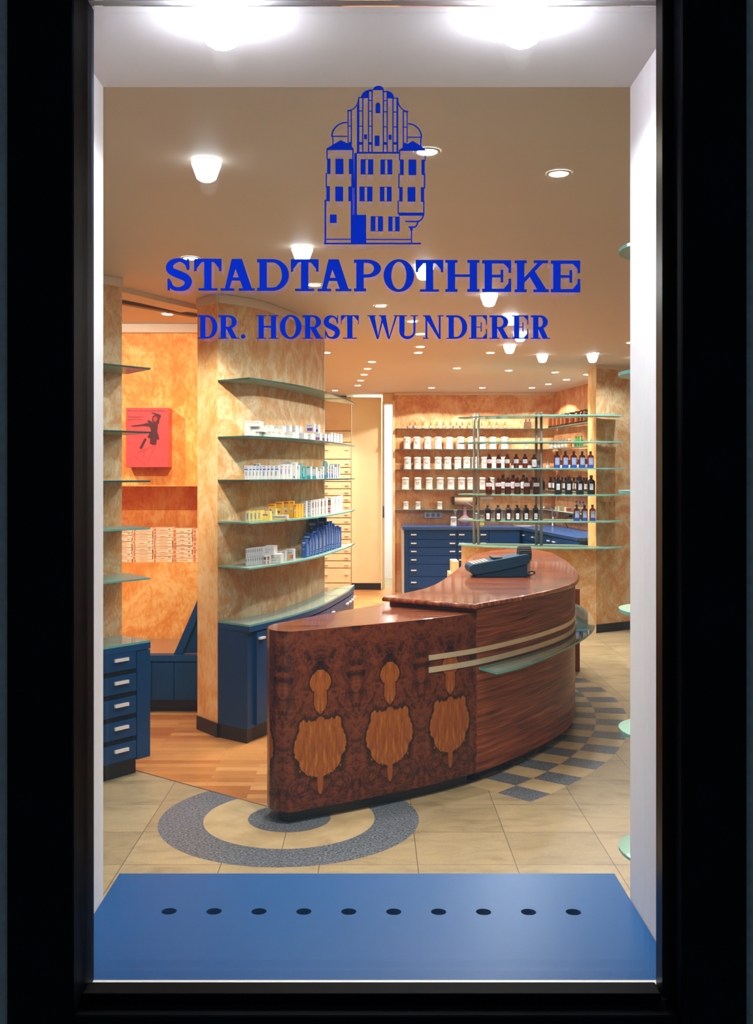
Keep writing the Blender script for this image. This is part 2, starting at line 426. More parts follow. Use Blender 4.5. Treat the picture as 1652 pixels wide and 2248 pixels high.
# ------------------------------------------------------------------ setting: floor
fl = MB()
fl.poly([(-4.2, 2.2, 0), (5, 2.2, 0), (5, 16.5, 0), (-4.2, 16.5, 0)], 'floor_tile')
def arcpts(c, r, a0, a1, n): return [(c[0] + r * math.cos(R(a0 + (a1 - a0) * i / n)), c[1] + r * math.sin(R(a0 + (a1 - a0) * i / n))) for i in range(n + 1)]
rc = (-.383, 4.813)
def ring(r0, r1, m, z):
    for i in range(64):
        a0, a1 = i * 360 / 64, (i + 1) * 360 / 64
        q = arcpts(rc, r1, a0, a1, 1) + arcpts(rc, r0, a1, a0, 1) if r0 > 0 else [rc] + arcpts(rc, r1, a0, a1, 1)
        fl.poly([(x, y, z) for x, y in q], m)
ring(.398, .604, 'granite', .0006); ring(.193, .398, 'inlay_beige', .0006); ring(0, .193, 'granite', .0006)
kc = (-1.6, 7.4)
for i in range(22):
    a0 = -44.65 + 3.0 * i
    for row, (r0, r1) in enumerate(((3.14, 3.345), (2.935, 3.14), (2.73, 2.935))):
        if row == 2 and i < 0: continue
        m = 'granite' if (i + row) % 2 == 0 else 'inlay_beige'
        q = arcpts(kc, r1 - .0012, a0 + .02, a0 + 2.98, 3) + arcpts(kc, r0 + .0012, a0 + 2.98, a0 + .02, 3)
        fl.poly([(x, y, .0006) for x, y in q], m)
for ang in (-62, -90, -118, -146):      # hair joints across the ring inlay
    a, b = arcpts(rc, .195, ang, ang, 1)[0], arcpts(rc, .604, ang, ang, 1)[0]
    d = Vector((b[0] - a[0], b[1] - a[1])).normalized(); n = Vector((-d.y, d.x)) * .0014
    if ang in (-90,): fl.poly([(a[0] + n.x, a[1] + n.y, .001), (b[0] + n.x, b[1] + n.y, .001), (b[0] - n.x, b[1] - n.y, .001), (a[0] - n.x, a[1] - n.y, .001)], 'rail_dark')
wood = [(-4.2, 7.86), (-1.218, 5.538), (-.383, 4.885), (.15, 5.30), (.72, 6.3), (.92, 7.2), (1.05, 8.2), (1.12, 9.0), (1.15, 10.9), (2.6, 14.6), (-4.2, 14.6)]
fl.poly([(x, y, .0012) for x, y in wood], 'parquet')
for a, b in (((-1.7, 5.936), (-1.218, 5.538)), ((-1.218, 5.538), (-.383, 4.885))):   # dark seam between stone and wood
    d = Vector((b[0] - a[0], b[1] - a[1])).normalized(); n = Vector((-d.y, d.x)) * .003
    fl.poly([(a[0] + n.x, a[1] + n.y, .0016), (b[0] + n.x, b[1] + n.y, .0016), (b[0] - n.x, b[1] - n.y, .0016), (a[0] - n.x, a[1] - n.y, .0016)], 'rail_dark')
struct(fl.build('floor'))
struct(MB().box((.4, 9.5, CEIL), (9.4, 14.4, .12), 'ceiling_paint').build('ceiling'))

# outer shell
def wall(name, m, pts, z0=0.0, z1=CEIL, top=None):
    return struct(MB().prism(pts, z0, z1, m, top or m).build(name))
wall('wall_right', 'wall_apricot', [(4.6, 2.42), (4.75, 2.42), (4.75, 12.0), (4.6, 12.0)])
wall('wall_left', 'wall_apricot', [(-3.6, 2.42), (-3.45, 2.42), (-3.45, 14.5), (-3.6, 14.5)])
# facade wall with the opening of the shop window
RX0, RX1, SOF = -.672, .648, 2.579
fw = MB()
for (x0, x1, z0, z1) in ((-3.6, RX0, 0, CEIL), (RX1, 4.75, 0, CEIL), (RX0, RX1, SOF, CEIL), (RX0, RX1, 0, .44)):
    fw.box(((x0 + x1) / 2, 2.395, z0), (x1 - x0, .37, z1 - z0), 'plaster_white')
struct(fw.build('wall_front'))
struct(MB().box((0, 2.15, 2.579), (1.32, .12, .13), 'plaster_white').build('trim_1'))
# left wall piece behind the drawer cabinet, runs obliquely
LD = Vector((.63, .777)); LN = Vector((.777, -.63)); LE = Vector((-1.405, 5.80))
def lw(t, n): q = LE + LD * t + LN * n; return (q.x, q.y)
wall('wall_left_front', 'wall_apricot', [lw(0, 0), lw(-2.6, 0), lw(-2.6, -.16), lw(0, -.16)])
struct(MB().prism([lw(0.0, .012), lw(-2.6, .012), lw(-2.6, -.16), lw(0.0, -.16)], CEIL - .05, CEIL - .002, 'cornice_paint').build('trim_2'))
# column and curved wall
colp = [(-1.098, 6.497), (-.94, 6.29)]
back = offset(WALLC, -.16)
wc = MB(); wc.prism([tuple(p) for p in WALLC] + [tuple(p) for p in back[::-1]][:-1] + [(-1.098, 6.497)], 0, CEIL, 'wall_apricot')
wc.b.faces.ensure_lookup_table()
o = struct(wc.build('wall_curved'))
o.data.materials.append(M['wall_column'])
for p in o.data.polygons:     # the narrow face towards the window, lighter to carry strong lamplight in its colour
    c = p.center
    if abs(p.normal.z) < .1 and c.x < -.95 and p.normal.y < -.3: p.material_index = 1
struct(MB().prism([tuple(p) for p in offset(WALLC, .014)] + [tuple(p) for p in offset(WALLC, -.15)[::-1]], CEIL - .055, CEIL - .002, 'cornice_paint').build('trim_3'))
struct(MB().prism([(-1.104, 6.482), (-.946, 6.276), (-.93, 6.29), (-1.08, 6.50)], CEIL - .05, CEIL - .002, 'cornice_paint').build('trim_4'))
e0, e1 = WALLC[-1], back[-1]
struct(MB().prism([(e0.x + .004, e0.y), (e0.x + .006, e0.y + .03), (e1.x, e1.y + .03), (e1.x, e1.y + .004), (e0.x - .01, e0.y + .002)], .70, CEIL - .06, 'edge_white').build('trim_5'))
struct(MB().prism([(-1.102, 6.485), (-.942, 6.275), (-.93, 6.285), (-1.085, 6.495)], .0015, .085, 'toe_black').build('baseboard_left'))
# orange consulting corner: wall with a recessed shelf bay
OY, OZ0, OZ1 = 7.58, .953, 1.518
ow = MB()
for (z0, z1, y0) in ((0, OZ0, OY), (OZ0, OZ1, OY + .38), (OZ1, CEIL, OY)):
    ow.box((-2.0, (y0 + 8.15) / 2, z0), (2.1, 8.15 - y0, z1 - z0), 'wall_orange')
struct(ow.build('wall_orange_niche'))
wall('wall_orange_side', 'wall_orange', [(-3.2, 5.9), (-3.05, 5.9), (-3.05, 8.15), (-3.2, 8.15)])
wall('wall_orange_end', 'wall_orange', [(-1.05, 6.62), (-.95, 6.9), (-.95, 8.15), (-1.05, 8.15)])
struct(MB().box((-2.0, OY - .02, CEIL - .065), (2.1, .05, .063), 'cornice_paint').build('trim_6'))
# lintel moulding over the passage and sliding-door track
a, b = Vector(on_ceiling(268, 630)), Vector(on_ceiling(440, 672))
d = (b - a).normalized(); n = Vector((-d.y, d.x))
struct(MB().prism([tuple(a), tuple(b), tuple(b + n * .16), tuple(a + n * .16)], CEIL - .03, CEIL - .001, 'cornice_paint').build('trim_7'))
a, b = Vector(on_ceiling(262, 657)), Vector(on_ceiling(436, 689)); d = (b - a).normalized(); n = Vector((-d.y, d.x))
struct(MB().prism([tuple(a), tuple(b), tuple(b + n * .05), tuple(a + n * .05)], CEIL - .022, CEIL - .001, 'rail_dark').build('trim_8'))

# back of the shop
BY = 14.0
RW = [Vector((2.478, 14.0)), Vector((2.83, 10.7))]     # side wall of the laboratory corner
wall('wall_back', 'wall_apricot_back', [(.316, BY), (2.7, BY), (2.7, BY + .15), (.316, BY + .15)])
wall('wall_back_side', 'wall_apricot_back', [(2.478, 14.0), (2.83, 10.95), (2.98, 10.95), (2.63, 14.0)])
struct(MB().box((1.4, BY - .012, CEIL - .03), (2.17, .03, .028), 'cornice_paint').build('trim_9'))
struct(MB().box((1.4, BY - .004, 0), (2.17, .004, .0), 'toe_black').build('baseboard_back')) if False else None
wall('wall_back_left', 'wall_apricot', [(-3.5, 14.33), (-.64, 14.33), (-.64, 14.48), (-3.5, 14.48)])
# sliding door, its opening and the lit room behind
dr = bpy.data.objects.new('door_1', None); COL.objects.link(dr); struct(dr)
MB().box(((X(771.5, 14.25) + X(837, 14.25)) / 2, 14.30, .095), (X(837, 14.25) - X(771.5, 14.25), .06, 2.575), 'door_cream').build('door_leaf', dr)
MB().box((X(804, 14.25), 14.30, .001), (X(837, 14.25) - X(771.5, 14.25) - .01, .05, .09), 'toe_black').build('door_plinth', dr)
MB().box((X(841, 14.3), 14.36, .0), (.035, .05, 2.60), 'door_cream').box((X(864, 14.05), 14.15, 0), (.03, .42, 2.60), 'beech').box((X(853, 14.2), 14.2, 2.565), (.17, .3, .143), 'beech').build('door_frame', dr)
MB().box((X(841.5, 14.3), 14.327, 1.0), (.018, .02, .16), 'chrome').build('door_handle', dr)
rm = MB(); rm.box((.3, 15.9, 0), (1.2, .1, CEIL), 'plaster_white').box((-.3, 15.2, 0), (.1, 1.5, CEIL), 'plaster_white').box((.95, 15.2, 0), (.1, 1.4, CEIL), 'plaster_white')
struct(rm.build('wall_room_behind'))

# partition with the window-like opening towards the laboratory
PA, PB = Vector((2.269, 10.40)), Vector((2.322, 11.05))
pm = MB(); pm.prism([(2.269, 10.40), (2.74, 10.70), (4.7, 11.75), (4.7, 11.95), (2.83, 11.05), (2.322, 11.05)], 0, CEIL, 'wall_apricot')
o = struct(pm.build('wall_partition')); o.data.materials.append(M['cornice_paint'])
o.data.materials.append(M['wall_column'])
for p in o.data.polygons:
    if abs(p.normal.z) < .1 and p.normal.x < -.8: p.material_index = 2
struct(MB().prism([(2.262, 10.388), (2.745, 10.688), (4.7, 11.735), (4.7, 11.75), (2.74, 10.71), (2.269, 10.41)], CEIL - .035, CEIL - .001, 'cornice_paint').build('trim_10'))
struct(MB().prism([(2.266, 10.385), (2.75, 10.69), (4.6, 11.68), (4.6, 11.70), (2.74, 10.705), (2.272, 10.41)], .001, .085, 'toe_black').build('baseboard_right'))
pw = MB(); pw.prism([(.935, 10.72), (2.269, 10.40), (2.32, 10.60), (.97, 10.92)], 0, .865, 'wall_apricot', 'beech')
o = struct(pw.build('wall_parapet')); o.data.materials.append(M['beech'])
for p in o.data.polygons:
    if p.normal.x < -.9: p.material_index = 2
# return wall that carries the oval shelves beside the window
wall('wall_right_return', 'wall_apricot', [(1.05, 2.6), (1.2, 2.6), (1.2, 3.35), (1.05, 3.35)])

# ------------------------------------------------------------------ shop window
wn = bpy.data.objects.new('window_1', None); COL.objects.link(wn); struct(wn)
MB().box((-.645, 2.08, .3), (.13, .16, 2.6), 'frame_lacquer').build('frame_stile', wn, .008)
MB().box((.667, 2.08, .3), (.128, .16, 2.6), 'frame_lacquer').build('frame_stile', wn, .008)
MB().box((.01, 2.08, .25), (1.19, .14, .30), 'frame_lacquer').build('frame_rail', wn, .006)
MB().box((-.586, 2.083, .56), (.012, .05, 2.3), 'bead_rubber').box((.5935, 2.083, .56), (.024, .05, 2.3), 'bead_rubber').box((0, 2.083, .553), (1.16, .05, .017), 'frame_lacquer').build('glazing_bead', wn, .003)
MB().box((0, 2.135, .535), (1.24, .03, .0175), 'gasket_white').build('gasket', wn)
MB().box((0, 2.104, .56), (1.18, .004, 2.0185), 'pane').build('pane', wn)
MB().box((0, 2.132, .5528), (1.18, .004, 2.0257), 'pane_inner', 0, 'pane_coated').build('pane', wn)
GLASS_Y = 2.1075
for sx, x0 in ((-1, -.86), (1, .885)):
    struct(MB().box((x0, 2.12, 0), (.31, .16, 3.0), 'stucco_grey').build('wall_pier', None, .02, 3))

# white reveal lining is the facade wall; blue sill plate with ten vent holes over a hollow painted black for its shade
ps = [[(-.669, 2.153), (.645, 2.153), (.645, 2.735), (-.669, 2.735)]]
SZ = .548
for k in range(10):
    c = on_floor(371 + k * 98.55, 2000.5 + .2 * k, SZ)
    ps.append([(c[0] + .0185 * math.cos(2 * math.pi * i / 28), c[1] + .0185 * math.sin(2 * math.pi * i / 28)) for i in range(28)])
vv, ff = union2d(ps, True)
sb = MB(); tv = [sb.b.verts.new((v.x, v.y, SZ)) for v in vv]
for f in ff: sb.face([tv[i] for i in f], 'sill_blue')
g = bmesh.ops.extrude_face_region(sb.b, geom=sb.b.faces[:])
for v in [q for q in g['geom'] if isinstance(q, bmesh.types.BMVert)]: v.co.z -= .014
for f in list(sb.b.faces): f.material_index = sb.mi('sill_blue')
sill = thing('window_sill_plate', 'wide glossy blue sill plate with a row of round vent holes below the window', 'window sill')
sb.build('plate', sill)
MB().box((-.012, 2.155, .4455), (1.30, .01, .087), 'void_black').box((-.012, 2.725, .4455), (1.30, .012, .087), 'sill_blue').box((-.012, 2.44, .4405), (1.30, .57, .005), 'void_black').build('vent_box', sill)

# lettering: upright film letters stuck to the pane; each glyph is drawn from stems, bars and bowls
def rect(x0, x1, y0, y1): return [[(x0, y0), (x1, y0), (x1, y1), (x0, y1)]]
def bowl(cx, cy, rx, ry, tx, ty, a0, a1, n=20):
    out = []
    for i in range(n):
        p, q = R(a0 + (a1 - a0) * i / n), R(a0 + (a1 - a0) * (i + 1) / n)
        out.append([(cx + rx * math.cos(p), cy + ry * math.sin(p)), (cx + rx * math.cos(q), cy + ry * math.sin(q)), (cx + (rx - tx) * math.cos(q), cy + (ry - ty) * math.sin(q)), (cx + (rx - tx) * math.cos(p), cy + (ry - ty) * math.sin(p))])
    return out
def glyph(ch, w, s, t, th, fine):
    """w width, s stem, t serif thickness, th thin stroke; cap height 1"""
    o = .10 if fine else .075                      # serif overhang
    r = rect
    if ch == 'T':
        g = r(w / 2 - s / 2, w / 2 + s / 2, 0, 1) + r(0, w, 1 - t, 1) + r(w / 2 - .30, w / 2 + .30, 0, t * (.7 if not fine else 1))
        k = t * .75 if not fine else .03
        for a in (0, 1): g.append([(a * w, 1), (a * w + (k if a == 0 else -k), 1), (a * w + (k if a == 0 else -k), 1 - .38), (a * w, 1 - .40)][::1])
        for a, sg in ((0, 1), (w, -1)): g.append([(a + sg * k, 1 - t), (a + sg * (k + .16), 1 - t), (a + sg * k, 1 - t - .2)])
        return g
    if ch == 'A':
        x1, x2 = .12 * w, .88 * w
        return [[(x1 - th * .1, 0), (x1 + th, 0), (w * .53, 1), (w * .53 - .22, 1)], [(x2 - s * .9, 0), (x2 + s * .25, 0), (w * .53 + .10, 1), (w * .53 - .22, 1)]] + r(w * .26, w * .70, .32, .32 + th * .8) + r(0, .40 * w, 0, t * .75) + r(.53 * w, w, 0, t * .75)
    if ch in 'DPR':
        st = o; cy, ry = (.5, .5) if ch == 'D' else (.715, .285)
        cx = w * .48; tt = t if not fine else th
        if ch == 'R': W2 = w * .88
        else: W2 = w
        g = r(st, st + s, 0, 1) + r(0, cx, 1 - tt, 1) + r(st, cx, cy - ry, cy - ry + tt) + bowl(cx, cy, W2 - cx, ry, s * .95, tt, -90, 90)
        g += r(0, st + s + (o if ch != 'D' else 0), 0, t * .9)
        if ch == 'R': g += [[(.36 * w, .47), (.36 * w + s * 1.05, .47), (.90 * w, .0), (.90 * w - s * 1.05, .0)]] + r(.80 * w - s * .5, w, 0, t * .9)
        return g
    if ch == 'O': return bowl(w / 2, .5, w / 2, .515, s * 1.05, (t * .8 if not fine else th), 0, 360, 48)
    if ch == 'H':
        g = r(o, o + s, 0, 1) + r(w - o - s, w - o, 0, 1) + r(o, w - o, .47, .47 + (t * .75 if not fine else th))
        for y in ((0, t * .85), (1 - t * .85, 1)): g += r(0, 2 * o + s, *y) + r(w - 2 * o - s, w, *y)
        return g
    if ch == 'E':
        k = t * .8 if not fine else .045
        g = r(o, o + s, 0, 1) + r(0, w, 1 - t, 1) + r(0, w, 0, t) + r(o, w * .68, .5 - t * .4, .5 + t * .4) + r(w * .68 - k / 2, w * .68 + k / 2, .30, .70)
        g += r(w - k, w, 1 - .40, 1) + r(w - k, w, 0, .42)
        g += [[(w - k, t), (w - k - .15, t), (w - k, t + .18)], [(w - k, 1 - t), (w - k - .15, 1 - t), (w - k, 1 - t - .16)]]
        return g
    if ch == 'K':
        g = r(o, o + s, 0, 1) + r(0, 2 * o + s, 0, t * .85) + r(0, 2 * o + s, 1 - t * .85, 1)
        g += [[(o + s, .30), (o + s, .46), (.74 * w, 1), (.90 * w, 1)], [(.42 * w, .52), (.58 * w, .68), (w - .02, 0), (w - s * 1.35, 0)]] + r(.56 * w, w * .98, 1 - t * .85, 1) + r(.55 * w, w, 0, t * .85)
        return g
    if ch == 'S':
        c = [(.86, .70), (.78, .86), (.52, .955), (.24, .88), (.14, .73), (.22, .60), (.50, .50), (.76, .40), (.86, .27), (.77, .11), (.50, .04), (.24, .10), (.12, .30)]
        wd = [th * .9, th, th * .9, s * .8, s, s * 1.02, s * 1.08, s * 1.05, s, s * .85, th, th, th * .9]
        ln = spline(c, 6); n = len(ln); L, Rr = [], []
        for i, p in enumerate(ln):
            d = (ln[min(i + 1, n - 1)] - ln[max(i - 1, 0)]); d = Vector((d.x * w, d.y)).normalized()
            k = i / (n - 1) * (len(wd) - 1); a = int(min(k, len(wd) - 2)); h = (wd[a] + (wd[a + 1] - wd[a]) * (k - a)) / 2
            q = Vector((p.x * w, p.y)); L.append(q + Vector((-d.y, d.x)) * h); Rr.append(q - Vector((-d.y, d.x)) * h)
        g = [[L[i], L[i + 1], Rr[i + 1], Rr[i]] for i in range(n - 1)]
        k = (t * .75 if not fine else .04)
        return g + r(.90 * w - k, .90 * w, .64, 1) + r(.06 * w, .06 * w + k, 0, .37)
    if ch == 'U':
        ry = .34; th2 = th * 1.1
        g = r(.11 * w, .11 * w + s, ry, 1) + r(.88 * w - th2, .88 * w, ry, 1) + r(0, .11 * w + s + .1, 1 - t * .9, 1) + r(.88 * w - th2 - .12, w, 1 - t * .9, 1)
        n = 24; cx, rx = (.11 * w + .88 * w) / 2, (.88 - .11) * w / 2
        for i in range(n):
            a0, a1 = math.pi + math.pi * i / n, math.pi + math.pi * (i + 1) / n
            f = lambda a: [(cx + rx * math.cos(a), ry + (ry + .015) * math.sin(a)), (cx + (rx - (s if math.cos(a) < 0 else th2) * abs(math.cos(a)) - th * (1 - abs(math.cos(a))) * 0) * math.cos(a), ry + (ry - .11) * math.sin(a))]
            p, q = f(a0), f(a1); g.append([p[0], q[0], q[1], p[1]])
        return g
    if ch == 'N':
        k = th * 1.0
        return r(.12 * w, .12 * w + k, 0, 1) + r(.86 * w - k, .86 * w, 0, 1) + [[(.04 * w, 1), (.04 * w + s * 1.2, 1), (.86 * w, -.01), (.86 * w - .08, -.01)]] + r(0, .3 * w, 1 - t * .9, 1) + r(.70 * w, w, 1 - t * .9, 1) + r(0, .28 * w, 0, t * .9)
    if ch == 'W':
        y0 = -.01
        g = [[(.05 * w, 1), (.05 * w + s * 1.05, 1), (.35 * w, y0), (.35 * w - .07, y0)], [(.31 * w, y0), (.35 * w, y0), (.53 * w, 1), (.53 * w - th, 1)],
             [(.40 * w, 1), (.40 * w + s * 1.05, 1), (.70 * w, y0), (.70 * w - .07, y0)], [(.665 * w, y0), (.70 * w, y0), (.94 * w, 1), (.94 * w - th, 1)]]
        return g + r(0, .27 * w, 1 - t * .8, 1) + r(.36 * w, .60 * w, 1 - t * .8, 1) + r(.82 * w, w, 1 - t * .8, 1)
    return [[(w / 2 + w / 2 * math.cos(2 * math.pi * i / 20), w / 2 + w / 2 * math.sin(2 * math.pi * i / 20)) for i in range(20)]]
def film_mesh(name, polys, to, parent):
    vv, ff = union2d(polys); m = MB(); v = [m.b.verts.new(to(p.x, p.y)) for p in vv]
    for f in ff: m.face([v[i] for i in f], 'window_film')
    return m.build(name, parent)
def line_of_letters(name, label, cat, spec, s, t, th, fine, caph, base0, base1):
    x_a, x_b = spec[0][1], spec[-1][2]
    root = thing(name, label, cat, P((x_a + x_b) / 2, (base0 + base1) / 2, GLASS_Y))
    off = root.location.copy()
    for ch, xa, xb in spec:
        base = base0 + (base1 - base0) * ((xa + xb) / 2 - x_a) / (x_b - x_a)
        film_mesh('letter', glyph(ch, (xb - xa) / caph, s, t, th, fine), lambda u, v: P(xa + u * caph, base - v * caph, GLASS_Y) - off, root)
line_of_letters('window_lettering', 'large blue slab-serif word stuck on the shop window below the house emblem', 'lettering',
    [('S', 364, 421), ('T', 426, 486), ('A', 484, 559), ('D', 564, 634), ('T', 638, 699), ('A', 697, 771), ('P', 776.5, 836), ('O', 841.5, 908.5), ('T', 912, 972.5), ('H', 977, 1052), ('E', 1058, 1121.5), ('K', 1129, 1204), ('E', 1208.5, 1273)],
    .232, .105, .125, False, 70.0, 637.5, 642.0)
line_of_letters('window_lettering', 'smaller blue serif name line on the shop window, under the big word', 'lettering',
    [('D', 434, 477), ('R', 479, 525), ('.', 528.5, 538.5), ('H', 562, 611), ('O', 613.5, 661.5), ('R', 664, 710), ('S', 711, 745), ('T', 748, 787), ('W', 806, 876), ('U', 871, 917), ('N', 928, 973), ('D', 979, 1025), ('E', 1028.5, 1068.5), ('R', 1074, 1121), ('E', 1122.5, 1159), ('R', 1164.5, 1207)],
    .225, .05, .08, True, 51.5, 743.4, 743.8)
# house emblem (gabled town house), drawn in a 1652 x 2242 sketch space
K6 = 5.9
def lg(x, y, off): return P(680 + x / K6, 180 + y / K6, GLASS_Y) - off
E_ = []
def er(x0, y0, x1, y1): E_.append([(x0, y0), (x1, y0), (x1, y1), (x0, y1)])
def el(pts, w):
    pts = [Vector(p) for p in pts]
    for a, b in zip(pts, pts[1:]):
        d = (b - a).normalized(); n = Vector((-d.y, d.x)) * w / 2; e = d * w * .3; E_.append([a + n - e, b + n + e, b - n + e, a - n - e])
def ep(*pts): E_.append(list(pts))
def earc(cx, cy, rx, ry, a0, a1, n=12): return [(cx + rx * math.cos(R(a0 + (a1 - a0) * i / n)), cy - ry * math.sin(R(a0 + (a1 - a0) * i / n))) for i in range(n + 1)]
ep(*earc(886, 106, 72, 58, 0, 180)); ep(*earc(765, 208, 104, 104, 90, 180), (765, 208)); ep(*earc(995, 212, 96, 96, 0, 90), (995, 212))
el(earc(765, 118, 40, 14, 20, 90), 18); el([(760, 112), (812, 122)], 20); el([(958, 126), (1010, 122)], 18)
for x, y0 in ((632, 200), (684, 205), (758, 110), (804, 100), (950, 100), (1000, 125), (1075, 205), (1128, 205), (535, 370), (618, 300), (1208, 380), (494, 365), (1258, 385)):
    y1 = {494: 780, 1258: 780, 535: 840, 1208: 850}.get(x, 915); el([(x, y0), (x, y1)], 16 if x not in (494, 1258) else 14)
el([(618, 300), (618, 915)], 20); el([(1136, 205), (1136, 915)], 14)
el([(626, 203), (680, 203)], 14); el([(1075, 210), (1138, 210)], 14); el(earc(498, 200, 132, 168, 0, -90), 14); el(earc(1268, 215, 132, 165, 180, 270), 14); el([(488, 370), (536, 372)], 16); el([(1205, 382), (1268, 388)], 14)
for ys, xs in (((238, 378, 572), (758, 804)), ((375, 572), (632, 684)), ((572,), (494, 535)), ((242, 385, 580), (950, 1000)), ((388, 582), (1075, 1128)), ((585,), (1208, 1258))):
    for y in ys: el([(xs[0], y), (xs[1], y)], 14)
for x0, x1 in ((626, 690), (752, 806), (948, 1004), (1072, 1134)): er(x0, 778, x1, 812)
er(850, 300, 910, 406); ep(*earc(880, 300, 30, 34, 0, 180)); er(700, 678, 738, 742); er(838, 694, 900, 830); er(1018, 684, 1056, 748)
er(604, 905, 1155, 928); el(earc(472, 705, 188, 180, 88, 180), 20); el([(284, 705), (478, 705)], 16); el([(298, 700), (298, 830)], 14)
el(earc(1268, 718, 176, 178, 0, 88), 18); el([(1266, 716), (1446, 716)], 16); el([(1434, 716), (1434, 850)], 16)
ep((215, 860), (398, 752), (480, 792), (540, 768), (540, 838), (566, 860), (566, 882), (215, 882)); ep((1155, 880), (1204, 845), (1204, 782), (1265, 800), (1330, 762), (1440, 830), (1500, 880), (1500, 892), (1155, 892))
el([(222, 870), (222, 1000)], 16); el([(556, 870), (556, 1000)], 18); el([(1160, 880), (1160, 1010)], 16); el([(1492, 880), (1492, 1020)], 12)
er(222, 992, 266, 1192); er(504, 996, 560, 1192); er(330, 994, 434, 1194); er(212, 1350, 258, 1546); er(498, 1354, 550, 1546); er(328, 1354, 430, 1546)
el([(212, 1185), (212, 1360)], 16); el([(545, 1185), (545, 1360)], 20); el([(560, 1010), (566, 1370)], 14)
er(572, 920, 608, 1722); el([(560, 1180), (560, 1720)], 14); el([(540, 1540), (540, 2080)], 22)
er(1165, 1004, 1214, 1206); er(1444, 1006, 1486, 1206); er(1276, 1004, 1376, 1206); er(1156, 1360, 1200, 1548); er(1436, 1362, 1478, 1552); er(1264, 1360, 1366, 1550)
el([(1154, 1190), (1150, 1370)], 16); el([(1484, 1190), (1482, 1375)], 18); el([(1142, 1540), (1142, 1700), (1165, 1720)], 16); el([(1474, 1545), (1474, 1700)], 16)
for x0, x1, y0, y1 in ((656, 820, 1000, 1198), (912, 1066, 1004, 1198), (642, 810, 1354, 1546), (906, 1058, 1356, 1546), (786, 946, 1738, 1934), (1014, 1162, 1742, 1934)):
    c = (x0 + x1) / 2 - 4; er(x0, y0, c - 14, y1); er(c + 18, y0, x1, y1); er(x0, y0, x1, y0 + 8); er(x0, y1 - 6, x1, y1)
el([(200, 1532), (200, 2095)], 22); er(258, 1716, 346, 1826); er(530, 1720, 728, 2092)
el([(205, 2038), (535, 2038)], 16); el([(725, 2040), (1315, 2040)], 16); el([(190, 2092), (1430, 2092)], 22)
er(1150, 1692, 1480, 1732); el(earc(1380, 1715, 88, 90, 0, -80), 18); ep((1222, 1796), (1420, 1796), (1410, 1816), (1245, 1816)); el([(1400, 1810), (1378, 1862), (1350, 1880)], 20); er(1275, 1868, 1370, 1886); ep((1290, 1880), (1338, 1880), (1326, 1925), (1300, 1925)); el([(1314, 1920), (1314, 2085)], 16)
em = thing('window_emblem', 'blue drawing of a stepped-gable town house on the shop window above the words', 'emblem', P(820, 535, GLASS_Y))
_eo = em.location.copy()
film_mesh('house_drawing', E_, lambda x, y: lg(x, y, _eo), em)

# ------------------------------------------------------------------ service counter
JOIN = BODYC[I_JOIN]
cnt = thing('service_counter', 'curved walnut service counter with burl-veneered wing in the middle of the shop', 'counter')
INNER = [Vector(p) for p in ((.905, 8.9), (.84, 8.32), (.71, 7.65), (.575, 6.94), (.378, 6.1), (.10, 5.67))]
burl_poly = BURL_LINE + [Vector((.40, 5.70)), Vector((.10, 5.76))] + [Vector((-.267, 5.25))]
MB().prism([tuple(p) for p in burl_poly], .06, .89, 'burl', 'walnut_top', 'toe_black', uv=True).build('burl_wing', cnt, .003)
body = BODYC[I_JOIN:] + INNER
b2 = [Vector(p) for p in body]; b2[0] = b2[0] + Vector((.003, .003))
MB().prism([tuple(p) for p in b2], .06, .916, 'walnut', 'walnut', 'toe_black', uv=True).build('counter_body', cnt)
slab = offset(BODYC[I_JOIN:], .028)
slab[0] = Vector((.533, 5.262))
slabp = slab + [Vector(p) for p in ((1.40, 9.3), (1.1, 9.05), (.86, 8.62), (.80, 8.32))] + spline([(.80, 8.32), (.677, 7.65), (.537, 6.94), (.337, 6.1), (.057, 5.587)], 6)[1:]
sm = MB(); n = len(slabp)
def inset(pts, d):
    out = []
    for i in range(len(pts)):
        a, p, b = pts[i - 1], pts[i], pts[(i + 1) % len(pts)]
        n1 = Vector(((p - a).y, -(p - a).x)).normalized(); n2 = Vector(((b - p).y, -(b - p).x)).normalized()
        nn = (n1 + n2); out.append(p - nn.normalized() * d if nn.length > .01 else p)
    return out
loops = []
for d_, z in ((.022, .9165), (.004, .918), (.0, .924), (.0, .932), (.005, .939), (.012, .9415)):
    loops.append([sm.b.verts.new((p.x, p.y, z)) for p in inset(slabp, d_)])
for r0, r1 in zip(loops, loops[1:]):
    for i in range(n): sm.face([r0[i], r0[(i + 1) % n], r1[(i + 1) % n], r1[i]], 'walnut_top', True)
sm.face(loops[0][::-1], 'walnut_top'); sm.face(loops[-1], 'walnut_top')
sm.build('countertop', cnt)
toe_l = inset(burl_poly, .05); toe_r = inset(b2, .07)
MB().prism([tuple(p) for p in toe_l], .0, .06, 'toe_black').prism([tuple(p) for p in toe_r], 0, .06, 'toe_black').build('toe_kick', cnt)
p940, _ = hit(BODYC[:I_JOIN], 940)
strip = [p940] + [p for p in BODYC if p.x > p940.x + .01 and p.y < 8.3]
for z0, z1 in ((.682, .708), (.620, .648)):
    a, b = offset(strip, .005), offset(strip, .0006)
    MB().prism([tuple(p) for p in a + b[::-1]], z0, z1, 'strip_brass').build('metal_strip', cnt)['label'] = 'brushed brass strip'
led_o = spline([(.635, 5.205), (.80, 5.40), (1.04, 5.79), (1.24, 6.17), (1.41, 6.58), (1.495, 6.90), (1.56, 7.32), (1.585, 7.75), (1.57, 8.1)], 5)
led_i = [p + Vector((.0, 0)) for p in offset([q for q in BODYC if .545 < q.x and q.y < 8.15], .001)]
